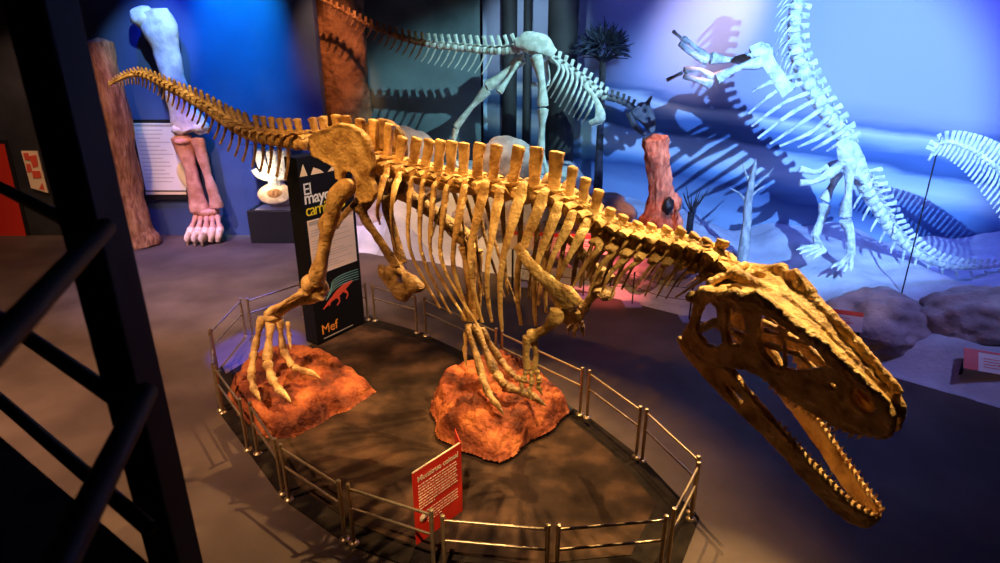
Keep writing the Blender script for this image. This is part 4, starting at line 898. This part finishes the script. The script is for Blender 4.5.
# ------------------------------------------------------------------ hanging tail on the right edge
YT = 9.3
def yt(x, y, o_=0): return aty(x, y, YT+o_)
p0 = yt(1000, 170)
finp = empty('tail_skeleton', V((yt(940, 150).x, YT, terz(yt(940, 150).x, YT))), 'pale curved run of tall spined vertebrae on a thin rod at the right edge', 'dinosaur skeleton')
tr = resample([yt(934, 150), yt(939, 144), yt(948, 142), yt(960, 145), yt(975, 152), yt(990, 163), yt(1010, 180), yt(1035, 205)], .07, .10)
for c, f, q in tr:
    sp_vert(c, f, UP, .030+.03*q, .07+.02*q, .10+.16*min(1, q*2), 'white_bone', finp, 0, lean=.15, blade=.8)
    l = .16+.42*q; MB().sweep([c-UP*.03, c-UP*l*.5-V((.02, 0, 0)), c-UP*l-V((l*.30, 0, 0))], [.022, .022, .016], 7, sub=2).build('chevron', 'white_bone', finp)
rb_ = yt(938, 148); MB().sweep([V((rb_.x, rb_.y, terz(rb_.x, rb_.y)-.02)), rb_+UP*.18], [.012, .012], 6).build('support_rod', 'black', finp)

# ================================================================== plants, stump, tree
YS = 11.6
def st(x, y, d=0): return aty(x, y, YS+d)
s0 = st(660, 240); gz = terz(s0.x, s0.y)
stp_ = trunk('orange_stump', [V((s0.x, s0.y, gz-.05)), st(660, 228), st(662, 210), st(661, 190), st(658, 170), st(656, 152), st(655, 139)], [.48, .42, .33, .22, .21, .23, .22], 'stump', 'orange red hollow petrified stump standing behind the long neck', 'tree stump', knots=[(st(671, 205), (.20, .2, .26))], amp=.07, freq=4)
MB().blob(st(668, 206, -.30), (.11, .10, .17), 3, .3).build('hollow', 'black', stp_)  # black blob set in front, stands for the shade inside the hole
def plant_twigs(px, py, Y, lab):
    b = aty(px, py, Y); b.z = terz(b.x, b.y); o_ = empty('twig_plant', b, lab, 'plant')
    zt2 = zat(b, 212); mb = MB().sweep([b-UP*.03, V((b.x, b.y, zt2))], [.07, .06], 10).build('stem', 'bark_dark', o_)
    for i in range(9):
        a = i*2.4; l = random.Random(i).uniform(.3, .5); t = V((b.x, b.y, zt2)); d = V((math.cos(a)*.7, math.sin(a)*.7, 1.0)).normalized()
        MB().sweep([t, t+d*l*.5, t+d*l+UP*.06], [.018, .013, .004], 6, sub=2).build('leaf', 'bark_dark', o_)
plant_twigs(689, 233, 10.6, 'small dark spiky plant just right of the orange stump')
b = aty(746, 238, 11.0); b.z = terz(b.x, b.y); o_ = empty('bare_tree', b, 'bare pale grey sapling between the stump and the rearing skeleton', 'tree')
def bt(x, y, d=0): return aty(x, y, 11.0+d)
MB().sweep([b-UP*.05, bt(747, 222), bt(748, 205), bt(751, 185), bt(754, 170), bt(756, 160)], [.11, .08, .075, .06, .04, .015], 12, sub=4).rough(.012, 9).build('trunk', 'bark_grey', o_)
for P in (((748, 205), (740, 194), (730, 188)), ((750, 190), (762, 180), (774, 168)), ((751, 185), (745, 172), (742, 160)), ((749, 198), (758, 190), (765, 186))):
    MB().sweep([bt(*P[0]), bt(*P[1], .1), bt(*P[2], .15)], [.03, .02, .006], 7, sub=3).build('branch', 'bark_grey', o_)
# round crowned tree
b = aty(602, 120, 15.4); b.z = terz(b.x, b.y); top = aty(603, 62, 15.4)
tr_ = empty('round_crowned_tree', b, 'dark tree with a round spiky crown standing before the painted sky', 'tree')
MB().sweep([b-UP*.05, b.lerp(top, .5), top], [.12, .09, .08], 12, sub=3).build('trunk', 'bark_dark', tr_)
mb = MB(); cc = aty(603, 47, 15.4); rnd = random.Random(11)
for i in range(520):
    d = V((rnd.gauss(0, 1), rnd.gauss(0, 1), rnd.gauss(0, 1))).normalized(); k = rnd.uniform(.55, 1)
    if d.z < -.45: continue
    p = cc+V((d.x*.62, d.y*.62, d.z*.46))*k; q = p+(d+V((rnd.uniform(-.5, .5), rnd.uniform(-.5, .5), rnd.uniform(-.3, .5))))*rnd.uniform(.08, .17)
    mb.sweep([p-d*.12, p, q], [.012, .020, .005], 4, sub=1)
for i in range(26):
    a = i*2.4; d = V((math.cos(a), math.sin(a), rnd.uniform(.0, .9))).normalized(); mb.sweep([top-UP*.02, top+d*.25+UP*.08, top+V((d.x*.6, d.y*.6, d.z*.5+.05))], [.025, .018, .012], 5, sub=1)
cr = mb.build('crown', 'foliage', tr_); tag(cr, kind='stuff')

# ================================================================== interpretive panels and black stands
def lectern(c_px, z, w, h, yaw, tilt, lab, legs=True, left_red=False):
    c = atz(*c_px, z); ax = V((math.cos(yaw), math.sin(yaw), 0)); bk = V((-math.sin(yaw), math.cos(yaw), 0)); uu = (bk*math.cos(tilt)+UP*math.sin(tilt)); nn = ax.cross(uu)
    t = empty('reading_panel', V((c.x, c.y, 0)), lab, 'information panel')
    MB().box(c, (w, h, .02), ax, uu, nn).build('panel', 'pinkwhite', t, smooth=False)
    if left_red: MB().box(c-ax*w*.38+nn*.012, (w*.24, h*.98, .004), ax, uu, nn).build('red_block', 'red', t, smooth=False); MB().box(c+uu*h*.44+nn*.0125, (w*.98, h*.10, .004), ax, uu, nn).build('red_band', 'red', t, smooth=False)
    else: MB().box(c+uu*h*.40+nn*.012, (w*.995, h*.22, .004), ax, uu, nn).build('red_band', 'red', t, smooth=False)
    mb = MB()
    for k in range(4): mb.box(c+uu*(h*.12-k*h*.13)+nn*.012+ax*w*(.10 if left_red else 0), (w*.55, h*.03, .003), ax, uu, nn)
    mb.box(c-uu*h*.1+nn*.012+ax*w*.2, (w*.25, h*.04, .003), ax, uu, nn); mb.build('small_print', 'redprint', t, smooth=False)
    for sg in (-1, 1):
        f = c+ax*sg*w*.47-nn*.03; MB().box(V((f.x, f.y, f.z/2)), (.035, .035, max(.1, f.z)), ax, bk, UP).build('leg', 'black', t, smooth=False)
    return t
lectern((834, 319), .72, .72, .28, math.radians(-22), math.radians(58), 'white panel with red top band behind the snout, among the diorama rocks')
lectern((994, 363), .45, .66, .30, math.radians(-25), math.radians(45), 'red and white panel on black legs at the right edge', left_red=True)
lectern((562, 243), .98, 2.0, .36, math.radians(-12), math.radians(50), 'long white panel with red top seen through the front ribs')
prev = None
for i, (x, y, lab) in enumerate([(520, 285, 'thin black stand seen through the ribs, leftmost of the row'), (583, 297, 'thin black stand seen under the base of the neck'), (632, 305, 'thin black stand seen through the neck ribs'), (689, 320, 'thin black stand on a square blue base just left of the skull')]):
    p = atz(x, y, 0); t = empty('barrier_stand', p, lab, 'stand', 'black stands along the diorama edge')
    MB().box(p+UP*.012, (.30, .30, .024)).build('base', 'bluebase', t, smooth=False, bevel=.004)
    MB().sweep([p+UP*.02, p+UP*.62], [.013, .013], 8).build('pole', 'black', t); MB().sweep([p+UP*.60, p+UP*.64], [.022, .018], 8).build('cap', 'black', t)
    if prev is not None:
        for zz in (.58, .36): tag(MB().sweep([prev+UP*zz, (prev+p)/2+UP*(zz-.05), p+UP*zz], [.006]*3, 6, sub=6).build('hanging_cord', 'black'), '%s black cord strung %s' % ('upper' if zz > .5 else 'lower', ['', 'between the leftmost stand and the one under the neck', 'between the two stands under the neck', 'up to the stand on the blue base'][i]), 'cord')
    prev = p

# ================================================================== FOREGROUND BALCONY
cL = aty(73, 281, 1.47); cR = aty(142, 281, 1.60)
cc = V(((cL.x+cR.x)/2, 1.535, 4)); o = MB().box(V((cc.x, cc.y, 4.5)), (cR.x-cL.x, .13, 9)).build('balcony_column', 'blackmatte', smooth=False, bevel=.008); tag(o, 'broad black steel column close to the viewer on the left', 'column')
gr = empty('balcony_guardrail', V((cc.x, cc.y, 2.8)), 'blurred black tube guardrail running off to the left behind the column', 'railing')
for (a, b, r, nm) in (((110, 243), (-14, 180), .022, 'top_rail'), ((112, 395), (-14, 309), .024, 'rail'), ((150, 529), (-14, 388), .022, 'rail')):
    A = att(a[0], a[1], 1.66); B = atz(b[0], b[1], A.z); B = B+(B-A)*1.2; MB().sweep([A, B], [r, r], 12).build(nm, 'blackmatte', gr)
A = att(150, 529, 1.66)
g2 = empty('balcony_handrail', V((cc.x, cc.y-.3, 2.8)), 'blurred black tubes crossing the lower left corner in front of the column', 'railing')
for (a, b, r) in (((106, 227), (-8, 350), .023), ((146, 392), (56, 572), .028)):
    A = att(a[0], a[1], 1.50); B = atz(b[0], b[1], A.z); B = B+(B-A)*.8; MB().sweep([A, B], [r, r], 14).build('rail', 'blackmatte', g2)
E1 = att(165, 577, 1.66); E0 = atz(-14, 424, E1.z); dd = (E0-E1).normalized(); far = E1+dd*6; nn_ = V((-dd.y, dd.x, 0)); nn_ = nn_ if nn_.y < 0 else -nn_
o = MB().prism([E1, far, far+nn_*2.4, V((E1.x-.2, E1.y-2.6, E1.z)), V((E1.x+.05, E1.y-1.2, E1.z))], (0, 0, -.15)).build('floor_balcony', 'balcony', smooth=False); tag(o, kind='structure')
for zc in (0,):
    pst = far; MB()

# ================================================================== LIGHT
def spot(loc, tgt, power, col, ang=60, blend=.5, size=.08):
    l = bpy.data.lights.new('spot', 'SPOT'); l.energy = power; l.color = col; l.spot_size = math.radians(ang); l.spot_blend = blend; l.shadow_soft_size = size
    o = bpy.data.objects.new('spot_light', l); COL.objects.link(o); o.location = loc; o.rotation_euler = (V(tgt)-V(loc)).to_track_quat('-Z', 'Y').to_euler(); return o
def point(loc, power, col, size=.1):
    l = bpy.data.lights.new('point', 'POINT'); l.energy = power; l.color = col; l.shadow_soft_size = size
    o = bpy.data.objects.new('point_light', l); COL.objects.link(o); o.location = loc; return o
WARM = (1, .64, .24)
spot((4.6, 6.6, 8.0), (2.2, 4.05, 2.1), 5600, WARM, 20, .5, .05)
spot((2.6, 1.2, 8.0), (.30, 5.4, 1.9), 2000, (1, .66, .26), 15, .7, .05)
spot((3.2, 6.6, 8.2), (.4, 5.5, 2.6), 4200, WARM, 36, .6, .05)            # key over neck and skull
spot((.2, 9.4, 8.2), (-.4, 5.8, 1.8), 4200, (1, .60, .22), 46, .6, .05)      # from behind, casts shadows towards the viewer
spot((-3.0, 2.4, 8.0), (-1.1, 6.4, 2.4), 2000, (1, .50, .15), 40, .7, .07)    # front left, on torso and rocks
spot((-.9, .9, 7.6), (-.3, 4.7, .4), 3300, (1, .66, .34), 14, .6, .05)         # sign
spot((-5.6, 7.0, 8.2), (-4.3, 9.6, 2.9), 1300, (1, .66, .28), 50, .8, .06)    # tail
spot((-6.0, 2.8, 8.0), (-4.9, 6.6, 0), 3800, (1, .56, .30), 60, .9, .2)       # floor left
spot((-5.7, 13.3, 9.0), (-5.9, 14.7, 5.6), 13000, (.0, .52, 1), 36, 1, .1)
spot((-7.0, 12.6, 8.6), (-6.6, 14.7, 2.4), 2600, (.0, .06, 1), 60, 1, .1)  # blue wash on limb wall
spot((-5.2, 10.8, 8.2), (-7.8, 14.4, 4.6), 1900, (.45, .78, 1), 22, .7, .08)
spot((-6.0, 10.0, 7.5), (-7.0, 14.3, 1.2), 1500, (1, .50, .38), 24, .7, .08)
spot((-8.8, 9.0, 8.0), (-5.4, 12.4, 0), 3800, (.72, .58, 1), 52, .8, .12)
spot((-4.4, 10.6, 6.5), (-3.75, 8.35, 0), 7000, (.03, .07, 1), 13, .5, .05)
spot((-7.6, 10.5, 7.8), (-8.5, 14.0, 2.2), 1000, (1, .55, .28), 30, .8, .1)
spot((-2.6, 11.4, 8.0), (-4.0, 15.3, 4.2), 1500, (1, .42, .16), 24, .8, .1)
spot((-.2, 6.8, 7.8), (-2.6, 8.9, 1.6), 1600, (1, .74, .50), 22, .6, .05)      # pillar
point((cx-.15, cy-.29, ph+.85), 40, (1, .74, .42), .08)
spot((4.4, 9.0, 7.8), (.6, 14.6, 3.6), 3400, (.45, .90, 1), 38, .6, .05)      # alcove
spot((4.3, 1.0, 6.8), (6.0, 11.0, 3.3), 15000, (.22, .46, 1), 38, .5, .04)
spot((.4, 12.6, 8.6), (.9, 17.6, 4.2), 1200, (.5, .85, 1), 34, .8, .1)    # added to brighten the mural strips between the dark columns
spot((3.4, 10.2, 8.2), (4.7, 14.6, 5.1), 2200, (1, .85, 1), 30, 1, .2)
spot((9.6, 8.5, 8.4), (9.4, 12.4, 3.0), 2000, (.10, .14, 1), 90, 1, .1)
spot((3.2, 12.4, 8.4), (2.8, 16.2, 3.8), 400, (.12, .20, 1), 80, 1, .3)
spot((2.2, 9.2, 3.6), (1.9, 11.0, .2), 1100, (1, .15, .14), 38, .8, .08)
spot((-1.0, 9.4, 7.4), (-1.6, 13.2, .5), 2200, (1, .55, .22), 44, .8, .1)
spot((3.3, 8.6, 7.6), (3.15, 11.5, 1.7), 1500, (1, .40, .15), 15, .5, .05)
spot((-8.0, 3.4, 8.4), (-8.4, 8.6, 0), 3400, (1, .55, .30), 70, .9, .2)
spot((-10.6, 12.0, 6.5), (-11.0, 14.7, 2.6), 500, (1, .6, .4), 50, .9, .1)  # added lamp, brightens the red poster at far left
spot((-6.6, 11.6, 7.0), (-8.1, 14.6, 2.4), 500, (1, .95, .9), 14, .8, .1)
spot((4.4, 3.0, 8.0), (5.3, 8.6, .7), 500, (1, .8, .8), 10, .7, .05)  # small spot added to brighten the reading panel behind the snout
spot((7.5, 5.4, 7.5), (6.6, 8.9, .3), 900, (.32, .34, 1), 50, 1, .2)  # added dim blue fill, lifts the dark rocks on the right
spot((4.6, 5.4, 8.2), (3.2, 8.0, 0), 300, (.25, .14, 1), 60, 1, .3)
w = bpy.data.worlds.new('world'); SC.world = w; w.use_nodes = True; w.node_tree.nodes['Background'].inputs[0].default_value = (.30, .25, .5, 1); w.node_tree.nodes['Background'].inputs[1].default_value = .008
SC.view_settings.view_transform = 'Standard'; SC.view_settings.look = 'None'; SC.view_settings.exposure = 0; SC.view_settings.gamma = 1; SC.view_settings.use_curve_mapping = False
